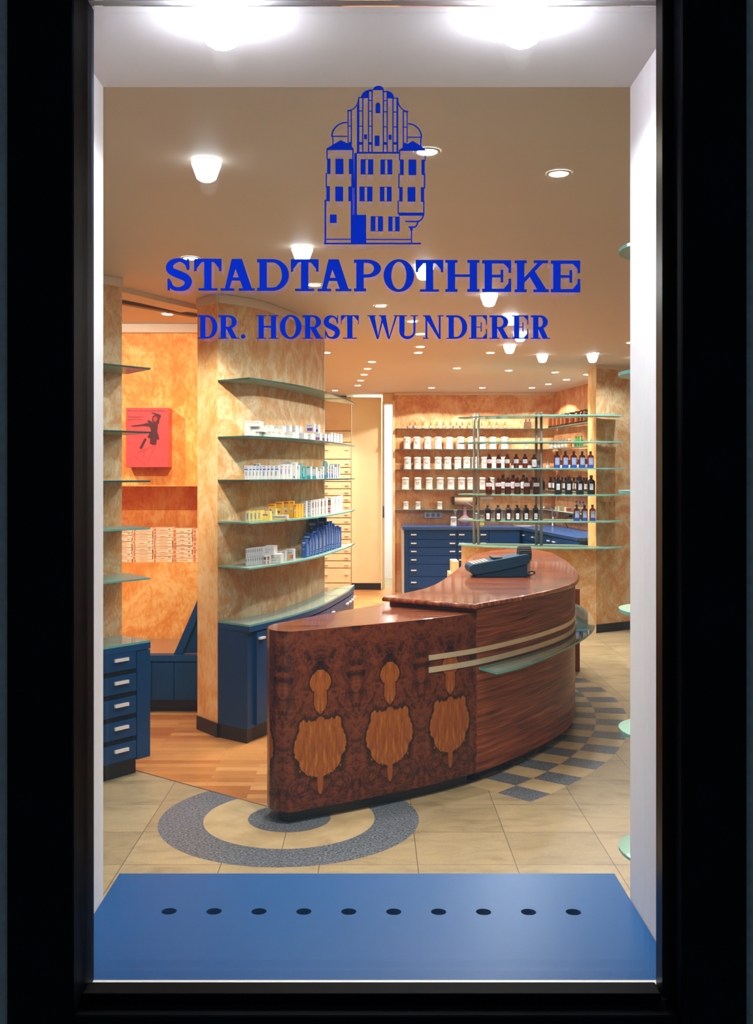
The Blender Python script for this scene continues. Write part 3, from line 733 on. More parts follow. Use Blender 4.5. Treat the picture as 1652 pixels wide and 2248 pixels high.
lp = [Vector((.556, 5.343))] + led_o + led_i[::-1]
lm = MB(); lm.prism([tuple(p) for p in lp], .594, .606, 'shelf_edge', 'glass_ledge', 'glass_ledge')
lm.build('glass_ledge', cnt)['label'] = 'green glass ledge'
MB().prism([(1.505, 8.40), (1.695, 8.38), (1.695, 8.42), (1.505, 8.44)], .0, .67, 'walnut').build('end_panel', cnt)
for px, yy in ((1262, 1402),):
    MB().box((1.455, 7.15, .50), (.07, .03, .09), 'chrome').build('ledge_bracket', cnt)

# card terminal on the counter (side profile extruded across)
tz = .943; td = 6.62
tx0 = X(1030, td)
def tp(px, py): return (px - 1030) * td / F, (1267 - py) * td / F
term = thing('payment_terminal', 'dark blue payment terminal with ribbed paper roll standing on the walnut counter', 'card terminal', (tx0, td, tz), R(4))
def profile(mb, pts, y0, y1, m):
    a = [mb.b.verts.new((x, y0, z)) for x, z in pts]; b = [mb.b.verts.new((x, y1, z)) for x, z in pts]
    n = len(pts)
    for i in range(n): mb.face([a[i], a[(i + 1) % n], b[(i + 1) % n], b[i]], m)
    mb.face(a[::-1], m); mb.face(b, m); return mb
up = [tp(*q) for q in ((1046, 1262), (1034, 1258), (1030, 1250), (1031, 1243), (1036, 1239), (1095, 1228), (1155, 1217), (1163, 1218), (1166, 1226), (1163, 1236), (1158, 1240), (1100, 1253))]
profile(MB(), up, 0, .20, 'device_blue').build('housing', term, .006, 3)
lo = [tp(*q) for q in ((1044, 1263), (1046, 1267), (1154, 1267), (1159, 1264), (1159, 1241), (1100, 1254))]
profile(MB(), lo, .008, .192, 'device_blue').build('base', term, .004)
kb = MB(); sl = math.atan2(22, 119)
for i in range(5):
    for j in range(4):
        x = .032 + i * .022; kb.box((x, .03 + j * .042, tp(1036, 1239)[1] + (x - .018) * math.tan(sl) - .003), (.016, .03, .008), 'key_cream')
kb.box((.19, .10, tp(1095, 1228)[1] + .0), (.06, .15, .012), 'ink'); kb.build('keypad', term, .002)
rl = MB(); c = tp(1157, 1219); N_ = 30; prof = []
for x0, x1, r_, mm in ((c[0] - .035, c[0] - .030, .048, 'device_dark'), (c[0] - .03, c[0] + .045, .055, 'device_dark')):
    rr = [[rl.b.verts.new((x, .10 + (r_ * (1.0 if k % 2 else .93)) * math.cos(2 * math.pi * k / 40), c[1] + (r_ * (1.0 if k % 2 else .93)) * math.sin(2 * math.pi * k / 40))) for k in range(40)] for x in (x0, x1)]
    for k in range(40): rl.face([rr[0][k], rr[0][(k + 1) % 40], rr[1][(k + 1) % 40], rr[1][k]], mm)
    rl.face(rr[0][::-1], mm); rl.face(rr[1], mm)
rl.build('paper_roll_cover', term)
MB().box((c[0] + .02, .10, .0), (.03, .12, c[1] - .03), 'plastic_white').build('roll_holder', term, .003)
q = [tuple(v) for v in spline([tp(1157, 1259), tp(1167, 1255.5), tp(1175, 1257), tp(1176, 1260.5), tp(1168, 1264), tp(1157, 1264.5)], 4)]
MB().tube([(a, -.004 + .002 * i, max(b, .004) + .002) for i, (a, b) in enumerate(q)], .0045, 'ink').build('cable', term)

# ------------------------------------------------------------------ blue base cabinet under the curved wall
ct = .712
cab = thing('display_cabinet', 'curved dark blue base cabinet with glass top along the sponged curved wall', 'cabinet')
wl = [tuple(p) for p in offset(WALLC, .003)]; fr = [tuple(p) for p in FRONTC]
fin = [tuple(p) for p in offset(FRONTC, -.02)]
fin[0] = (-.738, 6.128)
MB().prism(fin + wl[::-1], .085, ct - .045, 'cab_blue').build('carcass', cab)
MB().prism(fr + wl[::-1], ct - .045, ct - .012, 'cab_blue_edge').build('top_frame', cab)
MB().prism(fr + wl[::-1], ct - .0115, ct, 'shelf_edge', 'glass_top', 'glass_top').build('glass_top', cab)
tk = [tuple(p) for p in offset(FRONTC, -.035)]; tk[0] = (-.742, 6.135)
MB().prism(tk + wl[::-1], .0018, .085, 'toe_black').build('toe_kick', cab)
tot = len(FRONTC) - 1
for k, (i0, i1) in enumerate(((1, 9), (9, 15), (15, 20), (20, 24), (24, 29))):
    seg = FRONTC[i0:i1 + 1]
    a, b = offset(seg, -.002), offset(seg, -.0195)
    g = .006; a[0] = a[0].lerp(a[1], .12); b[0] = b[0].lerp(b[1], .12)
    dd = MB().prism([tuple(p) for p in a + b[::-1]], .10, ct - .055, 'cab_blue').build('door', cab)
    for hp, nx in ((a[0].lerp(a[1], .2), a[2]),) if k < 3 else ((a[1], a[2]), (a[-2], a[-1])):
        t = (nx - hp).normalized(); nn = Vector((t.y, -t.x))
        MB().prism([tuple(hp + nn * .001), tuple(hp + t * .06 + nn * .001), tuple(hp + t * .06 + nn * .016), tuple(hp + nn * .016)], .612, .624, 'handle_silver').build('handle', dd)

# five glass shelves on the curved wall
SHZ = [2.182, 1.837, 1.574, 1.320, 1.049]
NTH = ['topmost', 'second', 'third', 'fourth', 'lowest']
for z, nm in zip(SHZ, NTH):
    sh = MB().prism(fr + wl[::-1], z - .0095, z, 'shelf_edge_shaded' if z > 1.5 else 'shelf_edge', 'glass_shelf', 'glass_shelf').build('glass_shelf')
    tag(sh, f'{nm} green-edged glass shelf on the curved sponged wall, ' + {'topmost': 'empty', 'second': 'with flat white cartons', 'third': 'with blue-striped white cartons', 'fourth': 'with yellow cartons', 'lowest': 'with the blue cartons'}[nm], 'shelf', 'glass shelves on the curved wall')
def on_shelf(px, frac):
    ln = [w.lerp(f, frac) for w, f in zip(spline([(-.94, 6.29), (-.74, 6.50), (-.604, 6.83), (-.504, 7.19), (-.42, 7.58), (-.367, 7.93)], 6), FRONTC)]
    return hit(ln, px)[0]

# cartons: one mesh each, print as extra faces on the front
def carton(w, h, d, base, prints, name='medicine_carton'):
    m = MB(); m.box((0, d / 2, 0), (w, d, h), base)
    for (x0, x1, z0, z1, mm) in prints:
        y = -.0006; m.poly([(-w / 2 + x0 * w, y, z0 * h), (-w / 2 + x1 * w, y, z0 * h), (-w / 2 + x1 * w, y, z1 * h), (-w / 2 + x0 * w, y, z1 * h)], mm)
    return m
def lines(x0, x1, zs, m='ink_grey'): return [(x0, x1, z, z + .05, m) for z in zs]
STY = {
 'olive': ('paper_bright', [(.0, 1, .62, .70, 'print_olive'), (.1, .62, .78, .86, 'ink_grey')], 'white carton with olive line'),
 'plain': ('paper_white', [(.25, .75, .70, .76, 'ink_grey'), (.3, .7, .2, .25, 'print_red')], 'white carton with small red print'),
 'blackside': ('paper_white', [(.15, .85, .82, .95, 'ink'), (.3, .7, .45, .7, 'print_green')], 'narrow white and black carton'),
 'purple': ('paper_white', [(.2, .85, .12, .46, 'print_purple'), (.42, .70, .16, .40, 'print_orange'), (.2, .7, .72, .79, 'ink_grey')], 'white carton with violet and orange picture'),
 'barcode': ('paper_white', [(.0, .22, .2, .55, 'ink_grey'), (.5, .9, .8, .85, 'ink_grey')], 'white carton with grey barcode'),
 'blueline': ('paper_white', [(0, 1, .68, .77, 'print_blue'), (.3, .62, .28, .58, 'ink_grey'), (.1, .9, .87, .93, 'ink_grey')], 'white carton with blue stripe'),
 'violettext': ('paper_bright', [(.42, .62, .35, .68, 'print_purple'), (.3, .8, .80, .85, 'ink_grey')], 'white carton with upright violet print'),
 'tall': ('paper_bright', [(.12, .38, .06, .18, 'print_navy'), (.55, .8, .06, .18, 'print_navy'), (.3, .7, .85, .90, 'ink_grey')], 'taller white carton with two navy marks'),
 'navy': ('paper_white', [(.0, 1, .68, .92, 'print_navy'), (.2, .9, .0, .1, 'print_navy')], 'white carton with navy block'),
 'teal': ('print_teal', [(.1, .45, .5, .62, 'paper_white'), (.5, .8, .2, .95, 'paper_bright')], 'teal pack with white panel'),
 'mint': ('paper_white', [(0, 1, 0, .25, 'print_teal'), (0, 1, .25, .4, 'carton_lightblue'), (.2, .8, .88, 1, 'print_teal')], 'white pack with teal foot'),
 'drop': ('paper_white', [(.2, .8, .05, .25, 'print_blue'), (.3, .7, .25, .38, 'print_blue'), (.3, .7, .72, .9, 'print_teal'), (.35, .65, .5, .6, 'print_red')], 'slim white pack with blue drop'),
 'lemon': ('carton_lemon', [(0, .9, .05, .9, 'paper_bright'), (.3, .6, .2, .8, 'ink_grey')], 'slim lemon carton with white end'),
 'lemonlong': ('carton_lemon', [(0, .95, .5, .95, 'paper_cream'), (.05, .75, .55, .72, 'ink_grey'), (.4, .55, .8, .9, 'print_red')], 'long lemon carton with green-grey name'),
 'lemonflat': ('paper_bright', [(0, 1, 0, .25, 'print_yellow'), (.1, .9, .45, .7, 'ink_grey')], 'flat white and yellow carton'),
 'yellow': ('carton_yellow', [(.1, .9, .86, .93, 'print_red'), (.15, .75, .30, .62, 'paper_cream'), (.3, .65, .34, .46, 'print_red')], 'yellow carton with red heading'),
 'whitelined': ('paper_white', [(.05, .95, .02, .04, 'ink'), (.05, .08, .02, .97, 'ink'), (.05, .95, .95, .97, 'ink')] + lines(.2, .7, (.3, .45, .6, .75)), 'broad grey-white carton with dark outline'),
 'redend': ('paper_white', [(.25, .9, .52, .84, 'wood_mini'), (.35, .8, .58, .72, 'print_orange'), (.3, .8, .08, .2, 'print_red'), (.4, .8, .26, .36, 'print_red'), (0, .06, 0, 1, 'ink')], 'narrow white carton with brown picture'),
 'thin': ('paper_white', [(.3, .7, .55, .85, 'ink_grey'), (0, .06, 0, 1, 'ink_grey')], 'thin end of a white carton'),
 'rocket': ('carton_blue', [(.25, .75, .22, .66, 'label_white'), (.36, .64, .66, .80, 'label_white'), (.46, .54, .80, .9, 'label_white'), (.2, .8, .13, .18, 'paper_white'), (.2, .8, .06, .1, 'paper_white')], 'blue carton with white ampoule picture'),
 'bluebig': ('carton_blue', [(.08, .78, .80, .88, 'paper_white'), (.2, .6, .70, .74, 'carton_lightblue'), (.2, .6, .45, .5, 'carton_lightblue')], 'broad blue carton with white name'),
}
CNT = {}
def put_carton(shelf_i, x0, x1, h_px, sty, frac, zoff=0.0, depth=.07, yaw=-8, layer='', over=None):
    z = SHZ[shelf_i] + .001 + zoff
    p = on_shelf((x0 + x1) / 2, frac); s = p.y / F; w = (x1 - x0) * s * .97; h = h_px * s
    base, pr, txt = STY[sty]; m = carton(w, h, depth, base, pr)
    mt = Matrix.Translation((p.x, p.y, z)) @ Matrix.Rotation(R(yaw), 4, 'Z')
    if over:
        for f in over: f(m, w, h)
    o = m.build('medicine_carton', None)
    o.location = (p.x, p.y, z); o.rotation_euler = (0, 0, R(yaw))
    k = (shelf_i, layer, txt); CNT.setdefault(k, []).append(o); return h
def crop7(v): return 520 + v / 6.354
NUM = {}
# shelf two: flat white cartons in piles
H2 = 9.6
hb = {}
for a, b in ((104, 150), (151, 204), (205, 254), (255, 308), (310, 473)): h = put_carton(1, crop7(a), crop7(b), 10.0, 'olive', .72, depth=.12, layer='bottom layer')
for a, b in ((104, 154), (156, 358)): put_carton(1, crop7(a), crop7(b), 10.4, 'olive', .70, h + .001, .12, layer='middle layer')
put_carton(1, crop7(102), crop7(310), 12.2, 'olive', .68, 2 * h + .004, .12, layer='top of the pile')
for a, b in ((476, 544), (546, 614), (616, 782)): h = put_carton(1, crop7(a), crop7(b), 13.4, 'olive', .72, depth=.11, layer='bottom layer')
for a, b in ((327, 404), (406, 469), (471, 640)): put_carton(1, crop7(a), crop7(b), 14.8, 'olive', .55, h - .004 if a > 400 else .030, .10, layer='upper layer')
for a, b, s in ((786, 830, 'plain'), (832, 940, 'plain'), (941, 960, 'blackside'), (963, 1036, 'plain'), (1038, 1062, 'blackside')): h = put_carton(1, crop7(a), crop7(b), 14.2, s, .74, depth=.08, layer='bottom layer')
for a, b, s in ((646, 734, 'plain'), (736, 818, 'plain'), (820, 845, 'blackside'), (848, 876, 'blackside')): put_carton(1, crop7(a), crop7(b), 15.2, s, .52, h + .001, .08, layer='upper layer')
for a, b, s in ((1076, 1164, 'purple'), (1166, 1228, 'purple'), (1230, 1276, 'purple')): h = put_carton(1, crop7(a), crop7(b), 17.6, s, .74, depth=.07, layer='bottom layer')
for a, b, s in ((950, 1074, 'purple'), (1076, 1136, 'purple')): put_carton(1, crop7(a), crop7(b), 18.0, s, .55, h * 1.02 + .002, .07, layer='upper layer')
for a, b in ((1280, 1310), (1311, 1358), (1359, 1398), (1400, 1446)): put_carton(1, crop7(a), crop7(b), 21.5, 'barcode', .72, depth=.08, layer='row')
# shelf three
for a, b in ((101, 154), (155, 204), (205, 254), (255, 303), (305, 344), (346, 403), (405, 454), (456, 508), (510, 578)): put_carton(2, crop7(a), crop7(b), 30.5, 'blueline', .72, depth=.06, layer='row')
for a, b in ((230, 268), (270, 306)): put_carton(2, crop7(a), crop7(b), 35.5, 'navy', .40, depth=.05, layer='back row')
for a, b in ((585, 648), (650, 698), (700, 746)): put_carton(2, crop7(a), crop7(b), 33, 'violettext', .72, depth=.06, layer='row')
put_carton(2, crop7(749), crop7(820), 37, 'tall', .72, depth=.06, layer='row'); put_carton(2, crop7(635), crop7(742), 37.5, 'plain', .42, depth=.05, layer='back row')
put_carton(2, crop7(822), crop7(856), 31, 'navy', .70, depth=.05, layer='row')
for a, b, hh in ((858, 890, 34), (891, 955, 27)): put_carton(2, crop7(a), crop7(b), hh, 'teal', .70, depth=.04, layer='row')
for a, b, hh in ((960, 1030, 27), (1032, 1106, 25)): put_carton(2, crop7(a), crop7(b), hh, 'mint', .70, depth=.05, layer='row')
for a, b, hh in ((1108, 1133, 17), (1135, 1166, 22), (1168, 1200, 27), (1246, 1270, 36), (1272, 1304, 30), (1306, 1341, 29), (1343, 1366, 25), (1368, 1392, 19)): put_carton(2, crop7(a), crop7(b), hh, 'drop', .72, depth=.04, layer='row')
put_carton(2, crop7(1200), crop7(1244), 38, 'teal', .62, depth=.04, layer='row')
for a, b, hh in ((1285, 1338, 31.5), (1342, 1392, 31.5), (1394, 1452, 31)): put_carton(2, crop7(a), crop7(b), hh, 'barcode', .42, depth=.05, layer='back row')
# shelf four
for a, b in ((119, 172), (174, 228), (230, 283), (285, 332)): put_carton(3, crop7(a), crop7(b), 22.5, 'lemon', .74, depth=.10, layer='row')
put_carton(3, crop7(334), crop7(462), 19.5, 'lemonlong', .76, depth=.06, layer='row')
put_carton(3, crop7(400), crop7(542), 24.5, 'lemonlong', .50, depth=.05, layer='back row')
put_carton(3, crop7(464), crop7(705), 10, 'lemonflat', .80, depth=.05, layer='row')
for a, b in ((432, 530), (534, 638), (640, 728), (729, 790)): put_carton(3, crop7(a), crop7(b), 37 if a > 440 else 34, 'yellow', .42 if a < 700 else .55, depth=.035, layer='back row')
for a, b in ((792, 829), (831, 869), (871, 907)): put_carton(3, crop7(a), crop7(b), 29.5, 'yellow', .70, depth=.05, layer='row')
for a, b in ((915, 964), (966, 1034)): put_carton(3, crop7(a), crop7(b), 34.5, 'whitelined', .70, depth=.05, layer='row')
for a, b in ((1037, 1069), (1071, 1104), (1106, 1139), (1146, 1190), (1195, 1237), (1240, 1312), (1315, 1344), (1346, 1374), (1376, 1398), (1400, 1423), (1425, 1447)): put_carton(3, crop7(a), crop7(b), 35, 'redend', .72, depth=.09, layer='row')
# lowest shelf
def cols(m, w, h):   # name printed in red, amber and green letters with the pale ground left free
    for s, c, x in (('Le', 'print_red', .05), ('mo', 'print_orange', .29), ('cin', 'print_green', .60)):
        word(m, s, -w / 2 + x * w, h * .52, w * (.22 if s != 'mo' else .28), -.0007, c)
    m.poly([(-w * .42, -.0006, h * .3), (w * .05, -.0006, h * .3), (w * .05, -.0006, h * .36), (-w * .42, -.0006, h * .36)], 'ink_grey')
STY['name'] = ('paper_bright', [], 'white carton with red and green name')
STY['vitamin'] = ('paper_white', [(.30, .50, .15, .5, 'print_yellow'), (.52, .72, .15, .5, 'print_orange'), (.74, .94, .15, .5, 'print_red'), (.3, .85, .64, .72, 'ink_grey')], 'white carton with three coloured tablets')
for k in range(8): h = put_carton(4, crop7(116 + k * 30.6), crop7(116 + (k + 1) * 30.6 - 1), 18.2, 'thin', .66, depth=.10, layer='bottom layer')
for k in range(8): put_carton(4, crop7(118 + k * 30.4), crop7(118 + (k + 1) * 30.4 - 1), 18.8, 'thin', .66, h + .001, .10, layer='upper layer')
put_carton(4, crop7(364), crop7(516), 19.4, 'name', .64, h + .001, .10, layer='upper layer', over=[cols])
for a, b in ((363, 408), (410, 456)): put_carton(4, crop7(a), crop7(b), 19, 'redend', .74, depth=.08, layer='row')
put_carton(4, crop7(458), crop7(610), 19.6, 'name', .80, depth=.09, layer='row', over=[cols])
for a, b, s in ((526, 604, 'barcode'), (606, 672, 'barcode'), (674, 790, 'vitamin')): put_carton(4, crop7(a), crop7(b), 22 if a < 670 else 23.5, s, .60 if a < 670 else .64, depth=.06, layer='row')
for a, b, hh, s, fr_, ly in ((902, 968, 38.5, 'bluebig', .72, 'row'), (970, 1008, 34.5, 'rocket', .73, 'row'), (1010, 1047, 46, 'rocket', .72, 'row'), (1049, 1088, 45.5, 'rocket', .72, 'row'), (1090, 1141, 50, 'rocket', .72, 'row'), (1143, 1193, 51, 'rocket', .72, 'row'),
                             (1198, 1244, 58, 'rocket', .72, 'row'), (1246, 1279, 65, 'rocket', .72, 'row'), (1281, 1312, 64, 'rocket', .72, 'row'), (1314, 1350, 57, 'rocket', .72, 'row'), (1352, 1378, 49, 'rocket', .72, 'row'), (1380, 1408, 49, 'rocket', .72, 'row'), (1411, 1441, 44, 'rocket', .72, 'row'),
                             (926, 1046, 48, 'bluebig', .52, 'back row'), (1048, 1120, 55, 'bluebig', .48, 'back row'), (995, 1128, 73, 'bluebig', .30, 'rear row'), (1131, 1240, 71, 'bluebig', .34, 'rear row'), (1122, 1200, 61.5, 'bluebig', .50, 'back row')):
    put_carton(4, crop7(a), crop7(b), hh, s, fr_, depth=.045, layer=ly)
for (si, layer, txt), obs in CNT.items():
    obs.sort(key=lambda o: o.location.x / o.location.y)
    n = len(obs)
    for i, o in enumerate(obs):
        where = f'{layer}, {NTH[si]} curved shelf'
        tag(o, (f'{txt}, {ORD[i]} from left, {where}' if n > 1 else f'{txt}, single, {where}'), 'carton', f'cartons on the {NTH[si]} shelf of the curved wall')

# ------------------------------------------------------------------ left drawer cabinet and its wall shelves
AC = Vector((-1.193, 5.56)); AD = LD; AN = LN        # front corner, direction along the front, outward normal
def ap(t, n): q = AC + AD * t + AN * n; return (q.x, q.y)
lc = thing('drawer_cabinet', 'tall-fronted dark blue drawer cabinet with glass top beside the window reveal', 'cabinet')
dp = .255
MB().prism([ap(0, -.02), ap(0, -dp), ap(-1.3, -dp), ap(-1.3, -.02)], .085, ct - .045, 'cab_blue').build('carcass', lc)
MB().prism([ap(0, 0), ap(0, -dp), ap(-1.3, -dp), ap(-1.3, 0)], ct - .045, ct - .012, 'cab_blue_edge').build('top_frame', lc)
MB().prism([ap(0, 0), ap(0, -dp), ap(-1.3, -dp), ap(-1.3, 0)], ct - .0115, ct, 'shelf_edge', 'glass_top', 'glass_top').build('glass_top', lc)
MB().prism([ap(-.06, -.05), ap(-.06, -dp), ap(-1.3, -dp), ap(-1.3, -.05)], .0018, .085, 'toe_black').build('toe_kick', lc)
MB().prism([ap(-.001, -.001), ap(-.001, -.0195), ap(-.088, -.0195), ap(-.088, -.001)], .085, ct - .05, 'cab_blue').build('corner_stile', lc)
zs = [(.588 - .119 * k, .092) for k in range(5)]
for z, h in zs:
    z0 = z - .014
    d_ = MB().prism([ap(-.094, -.001), ap(-.094, -.0195), ap(-.62, -.0195), ap(-.62, -.001)], max(z0, .088), z0 + h - .0, 'cab_blue').build('drawer', lc, .0015)
    hm = MB().prism([ap(-.150, .012), ap(-.150, .0), ap(-.238, .0), ap(-.238, .012)], z0 + .05, z0 + .066, 'handle_silver'); hm.build('handle', d_)
    MB().prism([ap(-.10, -.012), ap(-.10, -.019), ap(-.62, -.019), ap(-.62, -.012)], z0 + h + .004, z0 + h + .022, 'void_black').build('recess', d_)  # solid black strip between drawers, the gap's shade painted
for z, nm in zip(SHZ, NTH):
    sh = MB().prism([ap(0, 0), lw(0.03, .003), lw(-1.1, .003), ap(-1.1, 0)], z - .0095, z, 'shelf_edge_shaded' if z > 1.5 else 'shelf_edge', 'glass_shelf', 'glass_shelf').build('glass_shelf')
    tag(sh, f'{nm} empty straight glass shelf on the sponged wall above the drawer cabinet', 'shelf', 'glass shelves above the drawer cabinet')

# ------------------------------------------------------------------ orange corner: poster, stacked cartons, bench
pd = 7.44
po = thing('poster_box', 'red framed advertising poster of a leaping dancer on the orange wall', 'poster', P(323, 1026, pd))
pw_, ph_ = (370 - 276.5) * pd / F, (1026 - 895) * pd / F
MB().box((0, .065, 0), (pw_, .13, ph_), 'poster_red').build('poster_panel', po, .003)
def pp(x, y): return (-pw_ / 2 + (x - 335) / 553 * pw_, ph_ - (y - 90) / 768 * ph_)
dn = MB()
def dpoly(pts, m, y=-.001): dn.poly([(a, y, b) for a, b in (pp(*q) for q in pts)], m)
dpoly([(400, 320), (440, 318), (560, 300), (612, 285), (650, 320), (640, 335), (560, 325), (450, 335), (405, 330)], 'poster_dark')
dpoly([(655, 150), (700, 155), (760, 170), (795, 195), (770, 240), (745, 230), (755, 200), (715, 180), (690, 172)], 'poster_dark', -.0012)
dpoly([(680, 200), (720, 178), (760, 190), (772, 230), (765, 290), (745, 310), (700, 295), (672, 262)], 'poster_dark', -.0014)
dpoly([(692, 215), (735, 200), (745, 235), (725, 272), (690, 262)], 'skin_red', -.0018)
dpoly([(612, 258), (640, 250), (690, 285), (745, 305), (752, 340), (740, 400), (690, 410), (660, 380), (640, 330)], 'poster_dark', -.0016)
dpoly([(660, 385), (740, 395), (760, 450), (770, 500), (735, 500), (730, 565), (690, 570), (645, 555), (650, 490), (612, 470)], 'poster_dark', -.0015)
dpoly([(575, 485), (608, 492), (540, 625), (510, 612)], 'poster_dark')
dpoly([(535, 630), (650, 590), (720, 570), (640, 620), (590, 650), (560, 760), (545, 740), (560, 670), (530, 660), (490, 690), (500, 660)], 'poster_mid')
dpoly([(718, 575), (726, 578), (592, 830), (584, 828)], 'poster_mid', -.0011); dpoly([(440, 720), (470, 715), (590, 820), (585, 830)], 'poster_mid', -.0012)
word(dn, 'Frei von schmerzenden Beinen', pp(362, 0)[0], pp(0, 140)[1], pw_ * .88, -.001, 'poster_ink')
for y, x1 in ((200, 560), (212, 520), (236, 540), (248, 430)): dpoly([(360, y), (x1, y), (x1, y + 4), (360, y + 4)], 'poster_ink')
dn.build('poster_print', po)
proto = {}
sd = OY + .03
def flat_carton(n, h, w, red):
    m = MB(); m.box((0, .09, 0), (w, .18, h), 'paper_cream')
    y = -.0006; c = (-w / 2 + .10 * w, h * .5); r_ = min(h * .40, .0115)
    m.poly([(c[0] + r_ * math.cos(2 * math.pi * k / 18), y, c[1] + r_ * math.sin(2 * math.pi * k / 18)) for k in range(18)], 'print_orange')
    def q(a, b, z0, z1, mm): m.poly([(-w / 2 + a * w, y, z0 * h), (-w / 2 + b * w, y, z0 * h), (-w / 2 + b * w, y, z1 * h), (-w / 2 + a * w, y, z1 * h)], mm)
    if red: q(.36, .60, .22, .36, 'print_red'); q(.24, .32, .6, .72, 'ink_grey'); q(.78, .90, .45, .75, 'ink_grey')
    else: q(.32, .76, .42, .60, 'print_orange'); q(.22, .28, .45, .6, 'ink_grey')
    q(0, 1, 0, .04, 'rail_dark')
    return m
for ci, (x0, x1, n, hh) in enumerate(((245, 289.3, 11, .0223), (290.2, 334.5, 11, .0228), (335.2, 378.6, 11, .0232), (379.2, 421.8, 8, .0310), (422.6, 465, 8, .0306))):
    w = (x1 - x0) * sd / F; mk = [Maker(flat_carton(0, hh - .0012, w * .985, k).build('flat_carton')) for k in (0, 1)]
    for k in range(n):
        red = 1 if (ci >= 3 and k > 0) or (ci < 3 and (k * 5 + ci) % 7 in (0, 3)) else 0
        p = P((x0 + x1) / 2, 1040, sd)
        o = mk[red].put((p.x + random.uniform(-.003, .003), sd + random.uniform(0, .006), OZ0 + .0015 + k * hh), 0)
        what = ('flat cream carton with orange dot, ' + ('topmost' if k == n - 1 else (ORD[k] + ' from bottom' if k else 'lowest')) + f', {ORD[ci]} stack from the drawer cabinet side')
        tag(o, what, 'carton', 'stacked flat cartons in the orange recess')
    for m_ in mk:
        if not m_.used: bpy.data.objects.remove(m_.p)
bn = thing('bench', 'low dark blue bench cabinet with brown top below the orange recess', 'bench')
bx0, bx1, by = -1.85, -1.105, 6.93
MB().box(((bx0 + bx1) / 2, (by + OY - .01) / 2, .085), (bx1 - bx0, OY - .01 - by, .265), 'cab_blue').build('carcass', bn)
MB().box(((bx0 + bx1) / 2, (by - .02 + OY - .01) / 2, .3505), (bx1 - bx0, OY - .01 - by + .02, .04), 'cab_blue_edge').build('seat_frame', bn)
MB().box(((bx0 + bx1) / 2, (by + .02 + OY - .01) / 2, .391), (bx1 - bx0, OY - .05 - by, .006), 'bench_brown').build('seat_top', bn)
MB().box(((bx0 + bx1) / 2, (by + .05 + OY - .01) / 2, .0016), (bx1 - bx0 - .02, OY - .06 - by, .083), 'toe_black').build('toe_kick', bn)
xs = [bx0, X(334, by), X(382.5, by), bx1]
for a, b in zip(xs, xs[1:]): MB().box(((a + b) / 2, by - .0085, .09), (b - a - .006, .017, .25), 'cab_blue').build('door', bn, .002)
# raised sloping end of the bench
ra, rb = P(379, 1440, 6.96), P(436, 1312, 6.96)
sl = (Vector((rb.x, 0, rb.z)) - Vector((ra.x, 0, ra.z))); L = sl.length; sl.normalize(); nn = Vector((sl.z, 0, -sl.x)) * .045
em_ = MB()
for (y0, y1, off, m) in ((6.93, 7.50, 0, 'cab_blue'),):
    q = [(ra.x, ra.z - .012), (rb.x + .06, rb.z + .135), (rb.x + .06 + nn.x, rb.z + .135 + nn.z), (ra.x + .055, ra.z - .012)]
    a = [em_.b.verts.new((x, y0, z)) for x, z in q]; b = [em_.b.verts.new((x, y1, z)) for x, z in q]
    for i in range(4): em_.face([a[i], a[(i + 1) % 4], b[(i + 1) % 4], b[i]], m)
    em_.face(a[::-1], m); em_.face(b, m)
em_.build('sloping_headrest', bn)
em_ = MB(); q = [(ra.x + .055, .3975), (rb.x + .06 + nn.x, rb.z + .10), (bx1 + .05, rb.z + .10), (bx1 + .05, .3975)]
a = [em_.b.verts.new((x, 6.97, z)) for x, z in q]; b = [em_.b.verts.new((x, 7.48, z)) for x, z in q]
for i in range(4): em_.face([a[i], a[(i + 1) % 4], b[(i + 1) % 4], b[i]], 'cab_blue')
em_.face(a[::-1], 'cab_blue'); em_.face(b, 'cab_blue'); em_.build('headrest_support', bn)

# ------------------------------------------------------------------ tall drawer unit beside the sliding door
ud = 14.25
un = thing('apothecary_cabinet', 'tall beech cabinet of many shallow medicine drawers beside the cream sliding door', 'cabinet')
ux0, ux1 = X(690, ud), X(770.5, ud)
MB().box(((ux0 + ux1) / 2, ud + .02 + .0, .0), (ux1 - ux0, .03, CEIL - .04), 'beech_edge').build('carcass', un)
bd = [66, 404, 521, 694, 778, 849, 924, 998, 1068, 1138, 1222, 1296, 1362, 1440, 1518, 1590, 1664, 1738, 1812, 1965, 2050]
for a, b in zip(bd, bd[1:]):
    z1 = EYE - (860 + a / 4.682 - HY) * ud / F; z0 = EYE - (860 + b / 4.682 - HY) * ud / F
    d_ = MB().box(((ux0 + ux1) / 2, ud - .006, z0 + .006), (ux1 - ux0 - .012, .018, z1 - z0 - .012), 'beech' if a == 66 else 'door_cream').build('drawer' if a > 66 else 'door', un, .002)
    if a > 66:
        for hx in (716, 760.5): MB().box((X(hx, ud), ud - .024, (z0 + z1) / 2 + .012 if b - a > 100 else (z0 + z1) / 2 - .004), (.055, .016, .014), 'handle_silver').build('handle', d_)

